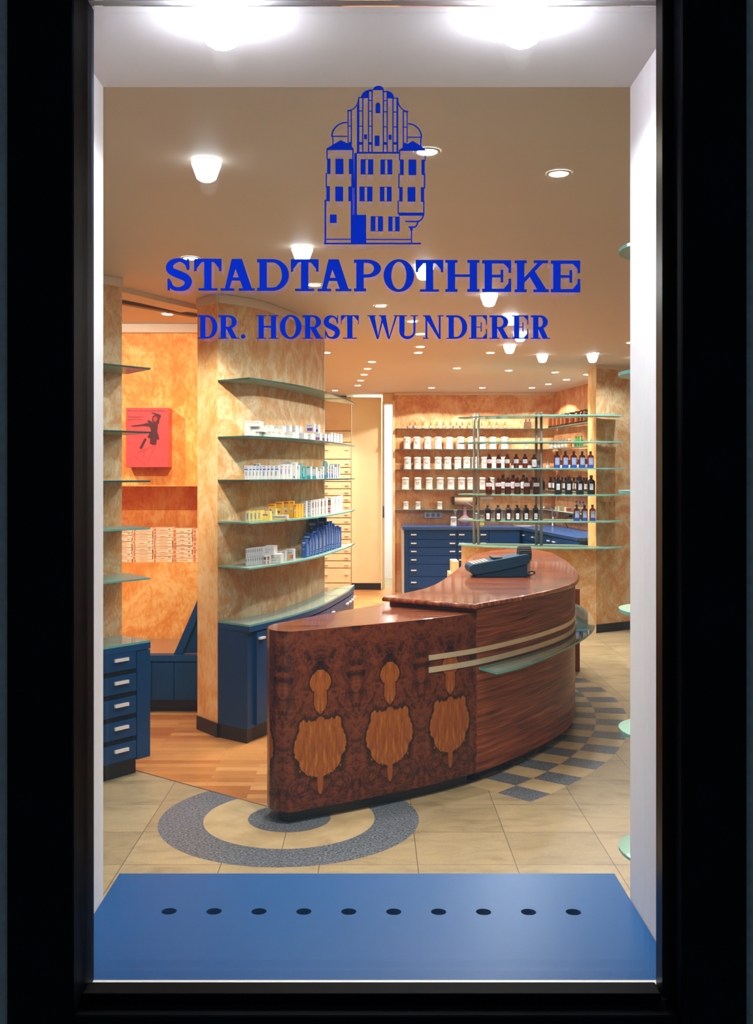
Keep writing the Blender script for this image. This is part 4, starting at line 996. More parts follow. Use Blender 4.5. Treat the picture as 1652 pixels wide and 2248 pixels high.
# ------------------------------------------------------------------ laboratory worktop run in the corner
LT = .922
lf = 13.32
lx0 = X(868, 14.0) + .012
fx = [Vector((.424, lf)), Vector((1.945, lf)), Vector((2.225, 10.98))]
lab = thing('laboratory_counter', 'corner run of blue laboratory drawers behind the glass shelf rack', 'counter')
MB().prism([(.424, lf + .02), (1.925, lf + .02), (2.475, 13.98), (.424, 13.98)], .08, LT - .04, 'lab_blue').build('carcass', lab)
RWf = RW[0] + Vector((-.012, 0)); RWn = RW[0].lerp(RW[1], .90) + Vector((-.012, 0))
MB().prism([(1.955, lf + .01), (2.245, 11.10), (RWn.x, 11.10), (RWf.x - .003, 13.97)], .08, LT - .04, 'lab_blue').build('carcass', lab)
MB().prism([(.40, lf - .02), (1.925, lf - .02), (2.215, 11.08), (RWn.x, 11.08), (RWf.x, 13.985), (.40, 13.985)], LT - .04, LT, 'lab_top').build('worktop', lab, .004)
MB().box((.41, (lf + 13.98) / 2, .0018), (.024, 13.96 - lf, LT - .045), 'lab_side').build('side_panel', lab)
MB().prism([(.43, lf + .06), (1.9, lf + .06), (2.2, 11.1), (2.3, 11.1), (2.0, lf + .2), (.43, lf + .2)], .002, .08, 'toe_black').build('toe_kick', lab)
def zpy(py, d): return EYE - (py - HY) * d / F
def front(a, b, z0, z1, handles):
    t = (b - a).normalized(); n = Vector((t.y, -t.x)); a2, b2_ = a + t * .004, b - t * .004
    d_ = MB().prism([tuple(a2 + n * .0), tuple(b2_ + n * .0), tuple(b2_ - n * .018), tuple(a2 - n * .018)], z0 + .004, z1 - .004, 'lab_blue').build('drawer', lab, .002)
    L = (b - a).length
    for f in handles:
        c = a + t * L * f; h = .035
        MB().prism([tuple(c - t * h + n * .001), tuple(c + t * h + n * .001), tuple(c + t * h + n * .018), tuple(c - t * h + n * .018)], (z0 + z1) / 2 - .004, (z0 + z1) / 2 + .010, 'handle_silver').build('handle', d_)
ys = [1164, 1184.5, 1202, 1220, 1239, 1266, 1292]
A_ = [Vector((X(897, lf), lf)), Vector((X(1003, lf), lf)), Vector((X(1073, lf), lf)), Vector((X(1141, lf), lf))]
for y0, y1 in zip(ys, ys[1:]): front(A_[0], A_[1], zpy(y1, lf), zpy(y0, lf), (.10, .90))
for y0, y1 in zip(ys[:4], ys[1:5]): front(A_[1], A_[2], zpy(y1, lf), zpy(y0, lf), (.14, .82))
front(A_[2], A_[3], zpy(1239, lf), zpy(1164, lf) - .0, ()) if False else None
front(A_[2], A_[3], .10, LT - .045, (.16, .84))
q = [fx[1].lerp(fx[2], f) for f in (.02, .26, .55, .98)]
for (a, b) in zip(q, q[1:]):
    for z0, z1 in ((.76, .876), (.62, .758), (.10, .618)): front(a, b, z0, z1, (.12, .86))
sk = thing('sink', 'stainless steel sink set into the blue laboratory worktop under the tap', 'sink', (X(1158, 13.65), 13.62, LT + .0008))
MB().box((0, 0, 0), (.42, .30, .006), 'chrome').build('sink_rim', sk, .003)
sb_ = MB(); sb_.box((-.03, 0, .0063), (.32, .22, .002), 'steel'); sb_.build('basin', sk)
fa = thing('tap', 'chrome gooseneck tap on the blue worktop behind the steel posts', 'tap', (X(1213, 13.37), 13.37, LT + .001))
s13 = 13.55 / F
MB().lathe([(.03, 0), (.03, .01), (.018, .02), (.016, .12), (.012, .13)], (0, 0, 0), 'chrome', 14).build('tap_base', fa)
MB().tube([(0, 0, .12), (-.004, 0, .20), (-.02, -.01, .235), (-.06, -.03, .262), (-.10, -.05, .265), (-.135, -.07, .245), (-.145, -.075, .225)], .011, 'chrome', 10).build('spout', fa)
MB().tube([(.01, 0, .10), (.04, -.01, .125)], .007, 'chrome').build('lever', fa)
# glass shelves of the laboratory walls
BZ = [EYE - (y - HY) * 13.84 / F for y in (940.5, 986, 1030.5, 1075.5, 1119)]
BN = ['topmost', 'second', 'third', 'fourth', 'lowest']
def rwp(t, off): 
    p = RW[0].lerp(RW[1], t); return (p.x - off, p.y)
for z, nm in zip(BZ, BN):
    sh = MB().box(((.32 + 2.46) / 2, BY - .082, z - .008), (2.13, .158, .008), 'glass_shelf').box(((.32 + 2.46) / 2, BY - .1625, z - .008), (2.13, .003, .008), 'shelf_edge_dark').build('glass_shelf')
    tag(sh, f'{nm} long thin glass shelf on the back wall of the laboratory', 'shelf', 'glass shelves on the back wall')
    sh = MB().prism([rwp(.06, .004), rwp(.90, .004), rwp(.90, .165), rwp(.06, .165)], z - .008, z, 'shelf_edge_dark', 'glass_shelf', 'glass_shelf').build('glass_shelf')
    tag(sh, f'{nm} glass shelf on the laboratory side wall next to the pale pillar', 'shelf', 'glass shelves on the laboratory side wall')
def rw_hit(px, off):
    k = (px - CX) / F; a, b = Vector(rwp(0, off)), Vector(rwp(1, off)); fa_, fb_ = a.x - k * a.y, b.x - k * b.y
    return a.lerp(b, fa_ / (fa_ - fb_))

# porcelain jars
def jar_proto(r, h, txt=2):
    t = thing('apothecary_jar', '', 'jar')
    MB().lathe([(r * .96, 0), (r, .004), (r, h * .09), (r * .93, h * .13), (r * .91, h * .5), (r * .92, h * .80), (r * .95, h * .82)], (0, 0, 0), 'porcelain', 24).build('jar_body', t)
    MB().lathe([(r * .98, h * .822), (r * 1.0, h * .86), (r * .98, h * .93), (r * .80, h * .975), (r * .3, h), (.001, h)], (0, 0, 0), 'porcelain', 24).build('lid', t)
    m = MB()
    for k in range(txt):
        z = h * (.54 - .11 * k); wd = .62 - .16 * k; n = 6
        for i in range(n):
            if i == 2 and k == 0: continue
            a0, a1 = -math.pi / 2 + (i / n - .5) * wd * 1.7, -math.pi / 2 + ((i + .75) / n - .5) * wd * 1.7
            rr = r * .922
            m.poly([(rr * math.cos(a0), rr * math.sin(a0), z), (rr * math.cos(a1), rr * math.sin(a1), z), (rr * math.cos(a1), rr * math.sin(a1), z + h * .055), (rr * math.cos(a0), rr * math.sin(a0), z + h * .055)], 'ink')
    for z in (.145, .80):
        m.lathe([(r * .945, z * h), (r * .945, z * h + h * .006)], (0, 0, 0), 'ink_grey', 24, cap=False)
    m.build('inscription', t)
    return t
c3 = lambda v: 840 + v / 2.95
JR = {1: [155, 219, 289, 359, 429, 503, 573, 643, 712, 788], 2: [159, 224, 283, 357, 420, 485, 543, 597, 660, 722, 783], 3: [146, 226, 299, 370, 440, 509, 568, 640, 700]}
mk2, mk1 = Maker(jar_proto(.051, .170)), Maker(jar_proto(.050, .168, 1))
for si, xs in JR.items():
    for i, cx in enumerate(xs):
        m_ = mk1 if (i * 3 + si) % 4 == 1 else mk2
        m_.put((X(c3(cx), 13.90), 13.90, BZ[si] + .001), R(-6 + 3 * (i % 4)), f'white lidded porcelain jar, {ORD[i]} from left on the {BN[si]} laboratory back-wall shelf', 'porcelain jars on the back wall')
mks = Maker(jar_proto(.037, .108))
for i, cx in enumerate((149, 227, 367)):
    mks.put((X(c3(cx), 13.90), 13.90, BZ[4] + .001), 0, f'small white porcelain jar, {ORD[i]} from left on the lowest back-wall shelf above the sockets', 'small porcelain jars')
sp_ = jar_proto(.042, .125); sp_.location = (X(995, 13.5), 13.5, LT + .001); tag(sp_, 'white porcelain jar standing on the blue worktop beside the round flask', 'jar')
# bottles: body, stopper, label
def bottle_proto(name, r, h, glassm, cap, lab=None, lz=(.2, .6), n=2.0, sy=1.0, neck=.36, shoulder=.70, stop='plug', foot=None, wrap=1.0, extra=None):
    t = thing(name, '', 'bottle')
    s = r * neck
    pr = [(r * .92, 0), (r, .004), (r, h * shoulder - r * .28), (r * .90, h * shoulder), (r * .62, h * shoulder + r * .22), (s, h * shoulder + r * .42), (s, h * .90)]
    m = MB()
    if foot: pr = [(r * .92, 0, foot), (r, .004, foot), (r, h * .16, foot)] + pr[2:]
    m.lathe(pr, (0, 0, 0), glassm, 20, n, 1, sy); m.build('bottle_body', t)
    if stop == 'plug': MB().lathe([(s * 1.25, h * .885), (s * 1.3, h * .93), (s * 1.15, h)], (0, 0, 0), cap, 14).build('cap', t)
    elif stop == 'flare': MB().lathe([(s * .95, h * .86), (s * 1.75, h * .905), (s * .8, h * .915), (s * .75, h * .95), (s * 1.75, h * .985), (s * 1.4, h)], (0, 0, 0), cap, 16).build('stopper', t)
    if lab:
        m = MB(); z0, z1 = h * lz[0], h * lz[1]; rr = r * 1.012
        if n > 2.5: m.box((0, -rr * sy - .0008, z0), (r * 1.45 * wrap, .0012, z1 - z0), lab)
        else:
            k = 10
            for i in range(k):
                a0, a1 = R(-90 - 62 * wrap + 124 * wrap * i / k), R(-90 - 62 * wrap + 124 * wrap * (i + 1) / k)
                m.poly([(rr * math.cos(a0), rr * sy * math.sin(a0), z0), (rr * math.cos(a1), rr * sy * math.sin(a1), z0), (rr * math.cos(a1), rr * sy * math.sin(a1), z1), (rr * math.cos(a0), rr * sy * math.sin(a0), z1)], lab)
        y = -rr * sy - .0022
        for q in range(3): m.poly([(-r * .5, y, z0 + (z1 - z0) * (.25 + .2 * q)), (r * (.4 - .12 * q), y, z0 + (z1 - z0) * (.25 + .2 * q)), (r * (.4 - .12 * q), y, z0 + (z1 - z0) * (.31 + .2 * q)), (-r * .5, y, z0 + (z1 - z0) * (.31 + .2 * q))], 'ink_grey' if lab != 'label_blue' else 'label_white')
        m.build('bottle_label', t)
    return t
tiny = [Maker(bottle_proto('dropper_bottle', .0185, .087, g, c, 'label_white', (.12, .46), neck=.42, shoulder=.56, wrap=.7, foot=f)) for g, c, f in (('amber_light', 'cork', 'amber_light'), ('amber_light', 'cork', 'print_red'), ('amber_light', 'wood_mini', 'amber_light'))]
TX = [176, 209, 260, 310, 350, 392, 437, 477, 514, 558, 592, 640, 688, 736, 790]
for i, cx in enumerate(TX):
    tiny[(0, 1, 1, 0, 2, 1, 0, 0, 0, 0, 0, 0, 2, 1, 0)[i]].put((X(c3(cx), 13.9), 13.9, BZ[0] + .001), 0, f'tiny amber bottle with label, {ORD[i]} from left on the topmost back-wall shelf', 'tiny amber bottles')
# wooden press
wp = thing('wooden_press', 'dark wooden block with two pegs on the topmost back-wall shelf', 'wooden block', (X(c3(937), 13.9), 13.9, BZ[0] + .001))
MB().box((0, 0, 0), (.088, .07, .092), 'wood_mini').build('block', wp, .004)
for sx in (-.026, .026): MB().lathe([(.008, .0925), (.008, .122), (.010, .123), (.010, .128)], (sx, 0, 0), 'wood_mini', 12).build('peg', wp)
# side wall bottles
c5 = lambda v: 1040 + v / 4.589
bj = Maker(bottle_proto('storage_jar', .043, .158, 'amber_jar', 'amber_jar', None, neck=.80, shoulder=.86, foot='dark_liquid'))
for i, cx in enumerate((778, 818, 858, 900, 940, 990, 1048, 1100, 1136)):
    p = rw_hit(c5(cx), .085); bj.put((p.x, p.y, BZ[0] + .001), 0, f'tall brown glass jar, {ORD[i]} from the corner on the topmost side-wall shelf', 'brown storage jars')
cb_ = Maker(bottle_proto('glass_flacon', .030, .105, 'clear_glass', 'clear_glass', 'label_white', (.15, .45), neck=.5, shoulder=.62))
for i, cx in enumerate((782, 823, 862, 898, 932)):
    p = rw_hit(c5(cx), .09); cb_.put((p.x, p.y, BZ[1] + .001), 0, f'clear glass bottle, {ORD[i]} from the corner on the second side-wall shelf', 'clear bottles on the side wall')
yb = bottle_proto('glass_flacon', .030, .105, 'amber_light', 'paper_cream', None, neck=.5, shoulder=.62); p = rw_hit(c5(962), .09); yb.location = (p.x, p.y, BZ[1] + .001); tag(yb, 'yellowish bottle between the clear and the green bottles on the side-wall shelf', 'bottle')
gb = Maker(bottle_proto('green_bottle', .022, .128, 'green_bottle', 'green_bottle', None, n=5, neck=.42, shoulder=.62))
for i, cx in enumerate((1024, 1051, 1079)):
    p = rw_hit(c5(cx), .09); gb.put((p.x, p.y, BZ[1] + .001), 0, f'square green bottle, {ORD[i]} from the corner side on the second side-wall shelf', 'green bottles')
bb = Maker(bottle_proto('amber_bottle', .033, .118, 'amber', 'cap_dark', 'label_white', (.15, .45), neck=.45, shoulder=.66))
for i, cx in enumerate((880, 962, 1052, 1128)):
    p = rw_hit(c5(cx), .09); bb.put((p.x, p.y, BZ[2] + .001), 0, f'brown bottle half hidden by blue-labelled bottles, {ORD[i]} from the corner, third side-wall shelf', 'brown bottles on the third side-wall shelf')
cl1 = bottle_proto('glass_flacon', .026, .118, 'clear_glass', 'clear_glass', 'label_white', (.15, .5), neck=.42, shoulder=.6); cl1.location = (X(c5(743), 13.88), 13.88, BZ[2] + .001); tag(cl1, 'small clear bottle with white label alone on the third back-wall shelf', 'bottle')
cl2 = bottle_proto('glass_flacon', .026, .07, 'clear_glass', 'porcelain', 'label_white', (.1, .6), neck=.7, shoulder=.8); cl2.location = (X(c3(935), 13.88), 13.88, BZ[1] + .001); tag(cl2, 'squat clear jar alone between white jars and corner, second back-wall shelf', 'jar')
sbm = Maker(bottle_proto('stoppered_bottle', .036, .172, 'amber', 'cap_dark', 'label_white', (.18, .55), neck=.45, shoulder=.64, stop='flare'))
for i, cx in enumerate((772, 812, 850, 888, 922, 965, 1006, 1040, 1075, 1108, 1134)):
    p = rw_hit(c5(cx), .085); sbm.put((p.x, p.y, BZ[3] + .001), 0, f'dark stoppered bottle, {ORD[i]} from the corner on the fourth side-wall shelf', 'stoppered bottles on the side wall')
rb_ = Maker(bottle_proto('stoppered_bottle', .052, .205, 'amber', 'cap_dark', 'label_white', (.10, .52), neck=.36, shoulder=.66, stop='flare', wrap=.8))
for i, cx in enumerate((290, 393, 497)): rb_.put((X(c5(cx), 13.9), 13.9, BZ[3] + .001), 0, f'big round stoppered amber bottle with oval label, {ORD[i]} from left on the fourth back-wall shelf', 'big stoppered bottles')
rb2 = Maker(bottle_proto('stoppered_bottle', .050, .170, 'amber', 'amber', None, neck=.5, shoulder=.68, stop='flare'))
for i, cx in enumerate((600, 676)): rb2.put((X(c5(cx), 13.9), 13.9, BZ[3] + .001), 0, ('wide-necked amber bottle without label left of the steel posts, fourth back-wall shelf', 'wide-necked amber bottle without label right of the steel posts, fourth back-wall shelf')[i], 'wide amber bottles')
sm_ = Maker(bottle_proto('amber_bottle', .033, .118, 'amber', 'cap_dark', 'label_white', (.15, .45), neck=.45, shoulder=.66))
for i, cx in enumerate((397, 471, 560)): sm_.put((X(c5(cx), 13.9), 13.9, BZ[2] + .001), 0, f'small amber bottle behind the front rack, {ORD[i]} from left on the third back-wall shelf', 'small amber bottles on the back wall')
bl1 = bottle_proto('amber_bottle', .030, .125, 'dark_liquid', 'cap_dark', 'label_deep', (.2, .5), neck=.4, shoulder=.66); bl1.location = (X(c5(650), 13.9), 13.9, BZ[2] + .001); tag(bl1, 'small dark bottle with bright blue label behind the steel posts', 'bottle')
for i, (cx, w, h, m_) in enumerate(((828, .03, .05, 'paper_cream'), (870, .065, .065, 'print_olive'), (950, .10, .062, 'print_red'))):
    p = rw_hit(c5(cx), .09); m = MB(); m.box((0, .02, 0), (w, .03, h), 'paper_white'); m.poly([(-w * .3, 0.0042, h * .2), (w * .3, 0.0042, h * .2), (w * .3, 0.0042, h * .75), (-w * .3, 0.0042, h * .75)], m_)
    o = m.build('soap_carton'); o.location = (p.x, p.y - .02, BZ[4] + .001); tag(o, ('narrow pale carton nearest the corner on the lowest side-wall shelf', 'white carton with round olive picture on the lowest side-wall shelf', 'broad white carton with red picture on the lowest side-wall shelf')[i], 'carton', 'cartons on the lowest side-wall shelf')
tb = Maker(bottle_proto('glass_flacon', .026, .150, 'clear_glass', 'label_deep', 'paper_cream', (.2, .5), neck=.38, shoulder=.6))
for i, cx in enumerate((1030, 1066, 1098)):
    p = rw_hit(c5(cx), .09); tb.put((p.x, p.y, BZ[4] + .001), 0, f'tall clear bottle, {ORD[i]} from the cartons on the lowest side-wall shelf', 'tall clear bottles')

# glass rack on the parapet: six shelves, four posts
GZ = [2.192, 1.930, 1.667, 1.404, 1.142, .883]
gd = lambda px: 10.33 - .20 * (px - 1005) / 360
def gl(px, d): return (X(px, d), d)
gp = [gl(1005, 10.62), gl(1020, 10.55), gl(1060, 10.36), gl(1120, 10.23), gl(1180, 10.15), gl(1240, 10.11), gl(1300, 10.10), gl(1340, 10.13), gl(1366, 10.20)]
gb_ = [(2.50, 10.50), (2.34, 10.40), (2.255, 10.375), (2.10, 10.55), (1.5, 10.70), (.97, 10.80)]
GN = ['topmost', 'second', 'third', 'fourth', 'fifth', 'lowest']
for z, nm in zip(GZ, GN):
    sh = MB().prism(gp + gb_, z - .012, z, 'shelf_edge', 'glass_shelf', 'glass_shelf').build('glass_shelf')
    tag(sh, f'{nm} long bowed glass shelf of the rack on the parapet before the laboratory', 'shelf', 'bowed glass shelves of the rack')
for i, (px, d) in enumerate(((1040, 10.60), (1049.5, 10.52), (1176.5, 10.42), (1187.5, 10.36))):
    pst = thing('shelf_post', ('slim steel post at the tapered end of the rack, outer one', 'slim steel post at the tapered end of the rack, inner one', 'slim steel post in the middle of the rack, further from the pillar', 'slim steel post in the middle of the rack, nearer the pillar')[i], 'post', (X(px, d), d, .884), 0, 'steel posts of the rack')
    MB().lathe([(.0135, .0), (.0135, 1.335)], (0, 0, 0), 'steel', 14).build('tube', pst)
    MB().lathe([(.020, .0), (.020, .006)], (0, 0, 0), 'chrome', 14).build('foot_disc', pst); MB().lathe([(.015, 1.3352), (.015, 1.345), (.004, 1.350)], (0, 0, 0), 'chrome', 14).build('end_cap', pst)
hk = MB().tube([(0, 0, 0), (.03, -.02, .03), (.10, -.03, .012), (.11, -.03, 0)], .004, 'chrome').build('wall_hook'); hk.location = P(1290, 972, 10.72); tag(hk, 'thin bright metal rod fixed to the pale pillar', 'hook')
RD = 10.24
am = Maker(bottle_proto('amber_bottle', .0255, .140, 'amber', 'cap_dark', 'label_white', (.34, .62), neck=.44, shoulder=.76, wrap=1.1))
AMX = (153, 248, 333, 424, 513)
for i, cx in enumerate(AMX): am.put((X(c5(cx), RD + .1), RD + .1, GZ[2] + .001), 0, f'amber bottle with white label, {ORD[i]} from left on the third rack shelf', 'amber bottles on the third rack shelf')
a6 = bottle_proto('amber_bottle', .0262, .136, 'amber', 'cap_dark', 'label_white', (.08, .62), neck=.44, shoulder=.76); a6.location = (X(c5(605), RD + .08), RD + .08, GZ[2] + .001); tag(a6, 'amber bottle with tall white label beside the middle steel posts, third rack shelf', 'bottle')
am2 = Maker(bottle_proto('amber_bottle', .032, .168, 'amber', 'cap_dark', 'label_white', (.46, .68), neck=.36, shoulder=.72, wrap=1.1))
for i, cx in enumerate((150, 243, 340, 437, 531, 626)): am2.put((X(c5(cx), RD + .1), RD + .1, GZ[3] + .001), 0, f'large amber bottle with high white label, {ORD[i]} from left on the fourth rack shelf', 'amber bottles on the fourth rack shelf')
bk = Maker(bottle_proto('black_bottle', .0295, .156, 'dark_liquid', 'cap_dark', 'label_white', (.08, .46), n=5, sy=.8, neck=.36, shoulder=.76, wrap=.75))
for i, cx in enumerate((137, 241, 344, 434, 522, 618)): bk.put((X(c5(cx), RD + .06), RD + .06, GZ[4] + .001), R(2), f'square black bottle with white label, {ORD[i]} from left on the fifth rack shelf', 'black bottles on the fifth rack shelf')
blu = Maker(bottle_proto('blue_label_bottle', .0310, .166, 'amber', 'cap_dark', 'label_blue', (.18, .62), n=5, sy=.7, neck=.34, shoulder=.72, foot='label_deep'))
for i, cx in enumerate((835, 919, 1003, 1088, 1173)): blu.put((X(c5(cx), RD + .02), RD + .02, GZ[2] + .001), 0, f'flat bottle with light blue label, {ORD[i]} from left on the third rack shelf', 'blue-labelled bottles on the third rack shelf')
bls = Maker(bottle_proto('blue_label_bottle', .0290, .160, 'amber', 'cap_dark', 'label_blue', (.18, .62), n=5, sy=.7, neck=.34, shoulder=.72, foot='label_deep'))
for i, cx in enumerate((1033, 1112, 1192)): bls.put((X(c5(cx), RD - .02), RD - .02, GZ[4] + .001), 0, f'flat bottle with light blue label, {ORD[i]} from left on the fifth rack shelf', 'blue-labelled bottles on the fifth rack shelf')
rdc = Maker(bottle_proto('red_capped_bottle', .0375, .190, 'dark_liquid', 'cap_red', 'label_white', (.24, .56), n=4, sy=.75, neck=.36, shoulder=.72, wrap=.62))
for i, cx in enumerate((845, 953, 1066, 1179)): rdc.put((X(c5(cx), RD + .0), RD + .0, GZ[3] + .001), R(-6), f'big dark bottle with red cap, {ORD[i]} from left on the fourth rack shelf', 'red-capped bottles on the fourth rack shelf')

# things on and above the laboratory worktop
fd = 13.55
fk = thing('distilling_flask', 'round-bottomed glass flask with slanting tube on the blue worktop', 'flask', (X(1020, fd), fd, LT + .001))
sc = fd / F
MB().lathe([(.012, 0), (.045, .008), (.072, .035), (.078, .07), (.066, .105), (.035, .13), (.022, .145), (.020, .25), (.024, .255)], (0, 0, 0), 'violet_glass', 22).build('flask_body', fk)
MB().lathe([(.02, .2555), (.017, .28)], (0, 0, 0), 'ink', 12).build('bung', fk)
MB().tube([(0, 0, .275), (-.005, 0, .31), (.03, 0, .30), (.10, -.0, .26), (.15, -.0, .20)], .006, 'violet_glass').build('delivery_tube', fk)
fn = thing('glass_funnel_bottle', 'small clear flask with flared top just behind the white jar on the worktop', 'flask', (X(999, 13.72), 13.72, LT + .001))
MB().lathe([(.03, 0), (.034, .02), (.014, .10), (.012, .16), (.028, .20), (.030, .215)], (0, 0, 0), 'clear_glass', 16).build('flask_body', fn); MB().lathe([(.006, .165), (.022, .205)], (0, 0, 0), 'clear_glass', 12).build('stopper', fn)
vb = bottle_proto('glass_flacon', .026, .17, 'violet_glass', 'porcelain', None, neck=.5, shoulder=.55); vb.location = (X(1044.5, 13.6), 13.6, LT + .001); tag(vb, 'slim pinkish bottle beside the flask behind the tapered-end steel posts', 'bottle')
vb2 = bottle_proto('glass_flacon', .036, .14, 'clear_glass', 'clear_glass', 'print_yellow', (.04, .3), neck=.45, shoulder=.5); vb2.location = (X(1057, 13.6), 13.6, LT + .001); tag(vb2, 'squat clear bottle with yellow contents on the blue worktop', 'bottle')
so = thing('socket_strip', 'grey triple wall socket on the sponged back wall above the worktop', 'socket', (X(950, BY), BY - .001, zpy(1137, BY)))
MB().box((0, -.008, 0), (.235, .014, .076), 'plastic_white').build('cover_plate', so, .006, 3)
for k in (-1, 0, 1):
    s_ = MB(); 
    ring_ = [(.026 * math.cos(2 * math.pi * i / 20), .026 * math.sin(2 * math.pi * i / 20)) for i in range(20)]
    s_.poly([(k * .072 + x, -.0156, .038 + z) for x, z in ring_], 'ink_grey')
    for dx in (-.008, .008): s_.poly([(k * .072 + dx + .003 * math.cos(i), -.0160, .038 + .003 * math.sin(i)) for i in range(6)], 'ink')
    s_.build('outlet', so)
s2 = thing('socket_strip', 'single oval white wall socket behind the black bottles', 'socket', (X(1093, BY), BY - .001, zpy(1141, BY)))
MB().box((0, -.008, 0), (.13, .014, .12), 'plastic_white').build('cover_plate', s2, .006, 3); MB().box((0, -.017, .04), (.04, .003, .04), 'ink_grey').build('outlet', s2)
p = rw_hit(1257, .012); s3 = thing('wall_plug', 'white socket with black plug and cable on the laboratory side wall', 'socket', (p.x, p.y, zpy(1141, p.y)), R(90))
MB().box((0, .0, 0), (.07, .012, .09), 'plastic_white').build('cover_plate', s3, .004); MB().box((0, .028, .03), (.03, .04, .03), 'ink').build('plug', s3)
MB().tube([(0, .05, .04), (.01, .09, .03), (.03, .10, -.02), (.05, .06, -.10), (.06, .03, -.14)], .005, 'ink').build('cable', s3)
rp = thing('paper_roll_dispenser', 'beige paper roll in a dark holder on the back wall above the flask', 'paper roll', (X(1017, 13.92), 13.92, zpy(1099, 13.92)))
rm_ = MB(); r_ = .052; x0, x1 = -.125, .16
rr = [[rm_.b.verts.new((x, -.0 + r_ * math.cos(2 * math.pi * k / 24), r_ * math.sin(2 * math.pi * k / 24))) for k in range(24)] for x in (x0, x1)]
for k in range(24): rm_.face([rr[0][k], rr[0][(k + 1) % 24], rr[1][(k + 1) % 24], rr[1][k]], 'paper_roll', True)
rm_.face(rr[0][::-1], 'paper_roll'); rm_.face(rr[1], 'paper_roll'); rm_.build('roll', rp)
MB().box((-.141, 0, -.055), (.03, .12, .11), 'cap_dark').build('end_bracket', rp, .004); MB().box((.175, 0, -.055), (.025, .12, .11), 'cap_dark').build('end_bracket', rp, .004)
st = MB().box((0, 0, 0), (.17, .004, .03), 'label_white').build('wall_strip_label'); st.location = (X(1068, BY), BY - .003, zpy(1096, BY)); tag(st, 'small lavender strip stuck on the back wall right of the paper roll', 'label strip')
sx = thing('step_cabinet', 'small stepped beech cabinet at the free end of the parapet', 'cabinet', (0, 0, 0))
MB().box((.865, 10.94, .0018), (.10, .30, zpy(1258, 10.8) - .002), 'beech').build('lower_step', sx, .004); MB().box((.88, 10.94, zpy(1258, 10.8) + .0005), (.07, .30, zpy(1232, 10.8) - zpy(1258, 10.8)), 'beech').build('upper_step', sx, .004)

# ------------------------------------------------------------------ oval glass shelves on the return wall beside the window
EN = ['topmost', 'second', 'third', 'fourth', 'fifth', 'lowest']
for y, nm in zip((540, 815, 1077, 1340, 1605, 1870), EN):
    z = EYE - (y - HY) * 2.9 / F
    c = (.98, 2.92); pts = [(c[0] + .275 * math.copysign(abs(math.cos(a)) ** .75, math.cos(a)), c[1] + .175 * math.copysign(abs(math.sin(a)) ** .9, math.sin(a))) for a in [R(85 + 10 * i) for i in range(20)]] + [(1.048, 2.748), (1.048, 3.092)]
    o = MB().prism(pts, z - .009, z, 'shelf_edge', 'glass_thick', 'glass_thick').build('glass_shelf')
    tag(o, f'{nm} rounded thick glass shelf beside the white window reveal', 'shelf', 'rounded glass shelves beside the window')

# ------------------------------------------------------------------ lamps
def cone_proto(gl_):
    t = thing('ceiling_lamp', '', 'lamp')
    MB().lathe([(.040, 0), (.040, -.008)], (0, 0, 0), 'lamp_ring', 24).build('mounting_ring', t)
    MB().lathe([(.052, -.0085), (.0515, -.018), (.034, -.066), (.022, -.074), (.001, -.076)], (0, 0, 0), gl_, 24).build('lamp_shade', t)
    return t
def beam(parent, energy, color, size, blend, z, aim=None, cache={}):
    k = (energy, size, blend)
    if k not in cache:
        ld = bpy.data.lights.new('light_beam', 'SPOT'); ld.energy = energy; ld.color = color; ld.spot_size = R(size); ld.spot_blend = blend; ld.shadow_soft_size = .03; cache[k] = ld
    lo = bpy.data.objects.new('light_beam', cache[k]); COL.objects.link(lo); lo.parent = parent; lo.location = (0, 0, z)
    if aim: lo.rotation_euler = (Vector(aim) - parent.location).to_track_quat('-Z', 'Y').to_euler()
lit = []
ms = Maker(cone_proto('lamp_glass_soffit'))
for (px, py), nm in (((487, 24), 'farther from the rounded glass shelves'), ((1145, 20), 'nearer the rounded glass shelves')):
    d = (SOF - EYE) * F / (HY - py)
    lit.append((ms.put((X(px, d), d, SOF - .0005), 0, f'glowing cone lamp in the white window soffit, the one {nm}', 'cone lamps in the soffit'), SOFFIT_W, COOL, 172, .25, -.08))
mc = Maker(cone_proto('lamp_glass'))
CL = [(453, 351), (663, 541), (930, 583), (1073, 646), (1120, 690), (1141, 729), (1118, 757), (1190, 778), (1300, 778), (1396, 785)]
for i, (px, py) in enumerate(CL):
    x, y = on_ceiling(px, py)
    lit.append((mc.put((x, y, CEIL - .0005), 0, f'glowing cone lamp under the main ceiling, {ORD[i]} nearest to the window', 'cone lamps of the main ceiling'), CONE_W, COOL, 168, .3, -.08))
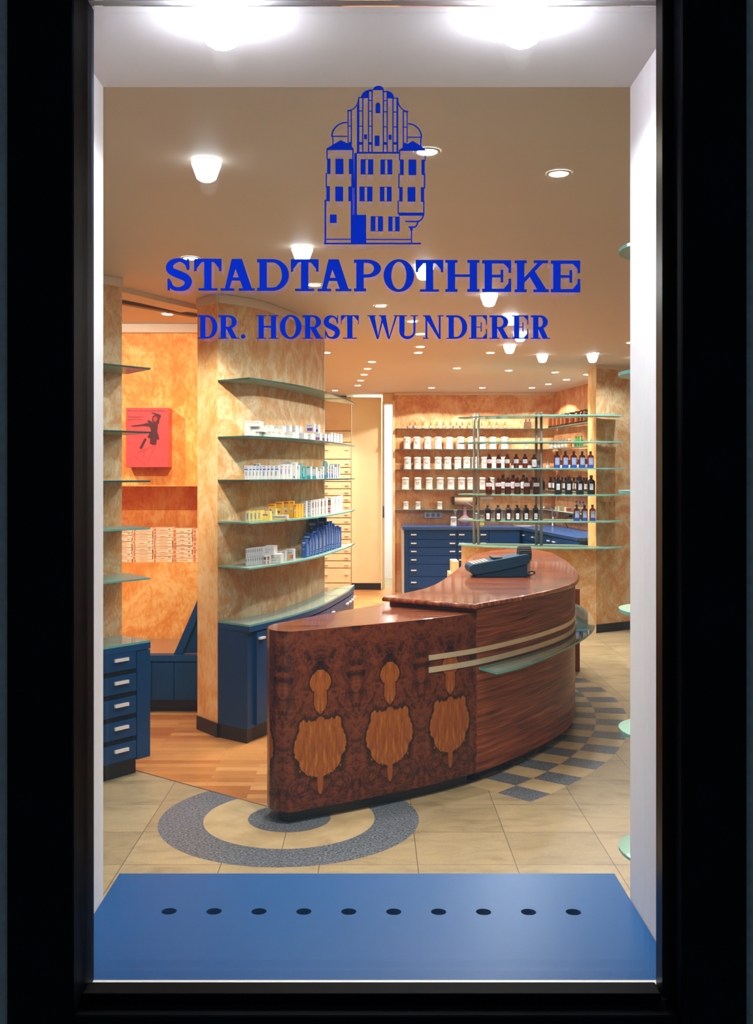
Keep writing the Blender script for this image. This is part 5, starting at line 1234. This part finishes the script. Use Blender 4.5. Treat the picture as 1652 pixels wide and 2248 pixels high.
def down_proto():
    t = thing('downlight', '', 'lamp')
    m = MB(); m.lathe([(.046, 0), (.046, -.004), (.036, -.004)], (0, 0, 0), 'lamp_ring', 22, cap=False); m.build('trim_ring', t)
    MB().lathe([(.035, -.001), (.034, -.0035), (.001, -.004)], (0, 0, 0), 'bulb', 18).build('bulb', t)
    return t
md = Maker(down_proto())
DL = [(937, 332, 1), (1226, 380, 1), (418, 566, 1.5), (690, 625, .4), (835, 671, .5), (905, 705, 1), (922, 733, 1), (922, 761, .8), (917, 774, .6), (1076, 774, .9), (716, 774, .9), (816, 794, .8), (806, 809, .7), (799, 822, .7), (791, 835, .7), (785, 846, .7),
      (735, 857, .8), (1002, 808, .9), (1116, 813, 1), (1218, 817, 1), (1243, 833, .9), (1203, 843, .9), (947, 851, .65), (1058, 851, .65), (1167, 851, .65), (1385, 752, .3), (1306, 775, .3), (1287, 822, 1), (368, 689, .3)]
AIM = {418: (46, .8, -.012, (-1.16, 6.45, 1.8)), 947: (134, .10, -.012, (X(947, 14), 13.5, 0)), 1058: (134, .10, -.012, (X(1058, 14), 13.5, 0)), 1167: (134, .10, -.012, (X(1167, 14), 13.5, 0))}
DL.sort(key=lambda q: on_ceiling(q[0], q[1])[1])
for i, (px, py, k) in enumerate(DL):
    x, y = on_ceiling(px, py)
    lb = 'single recessed spot lamp in the ceiling of the orange corner' if px == 368 else 'recessed spot lamp, ' + (ORD[i] if i < 20 else 'twenty-' + ORD[i - 20]) + ' nearest to the window among the flush ceiling spots'
    lit.append((md.put((x, y, CEIL - .0005), 0, lb, 'recessed ceiling spots'), HAL_W * k, HALOGEN, *AIM.get(px, (104, .75, -.012))))
o = md.put((-2.25, 6.35, CEIL - .0005), 0, 'recessed spot lamp in the orange corner, out of sight behind the front wall piece', 'recessed ceiling spots')
lit.append((o, HAL_W * 1.0, HALOGEN, 120, .8, -.012, (-1.6, 7.6, 1.3)))
for q in lit: beam(*q)
# daylight tube in the room behind the sliding door
tl = thing('tube_lamp', 'bright tube lamp in the room behind the sliding door', 'lamp', (.33, 15.1, CEIL - .001))
emitter('tube_white', (.95, 1, .97), 300); MB().box((0, 0, -.05), (.10, 1.0, .049), 'tube_white').build('tube', tl)
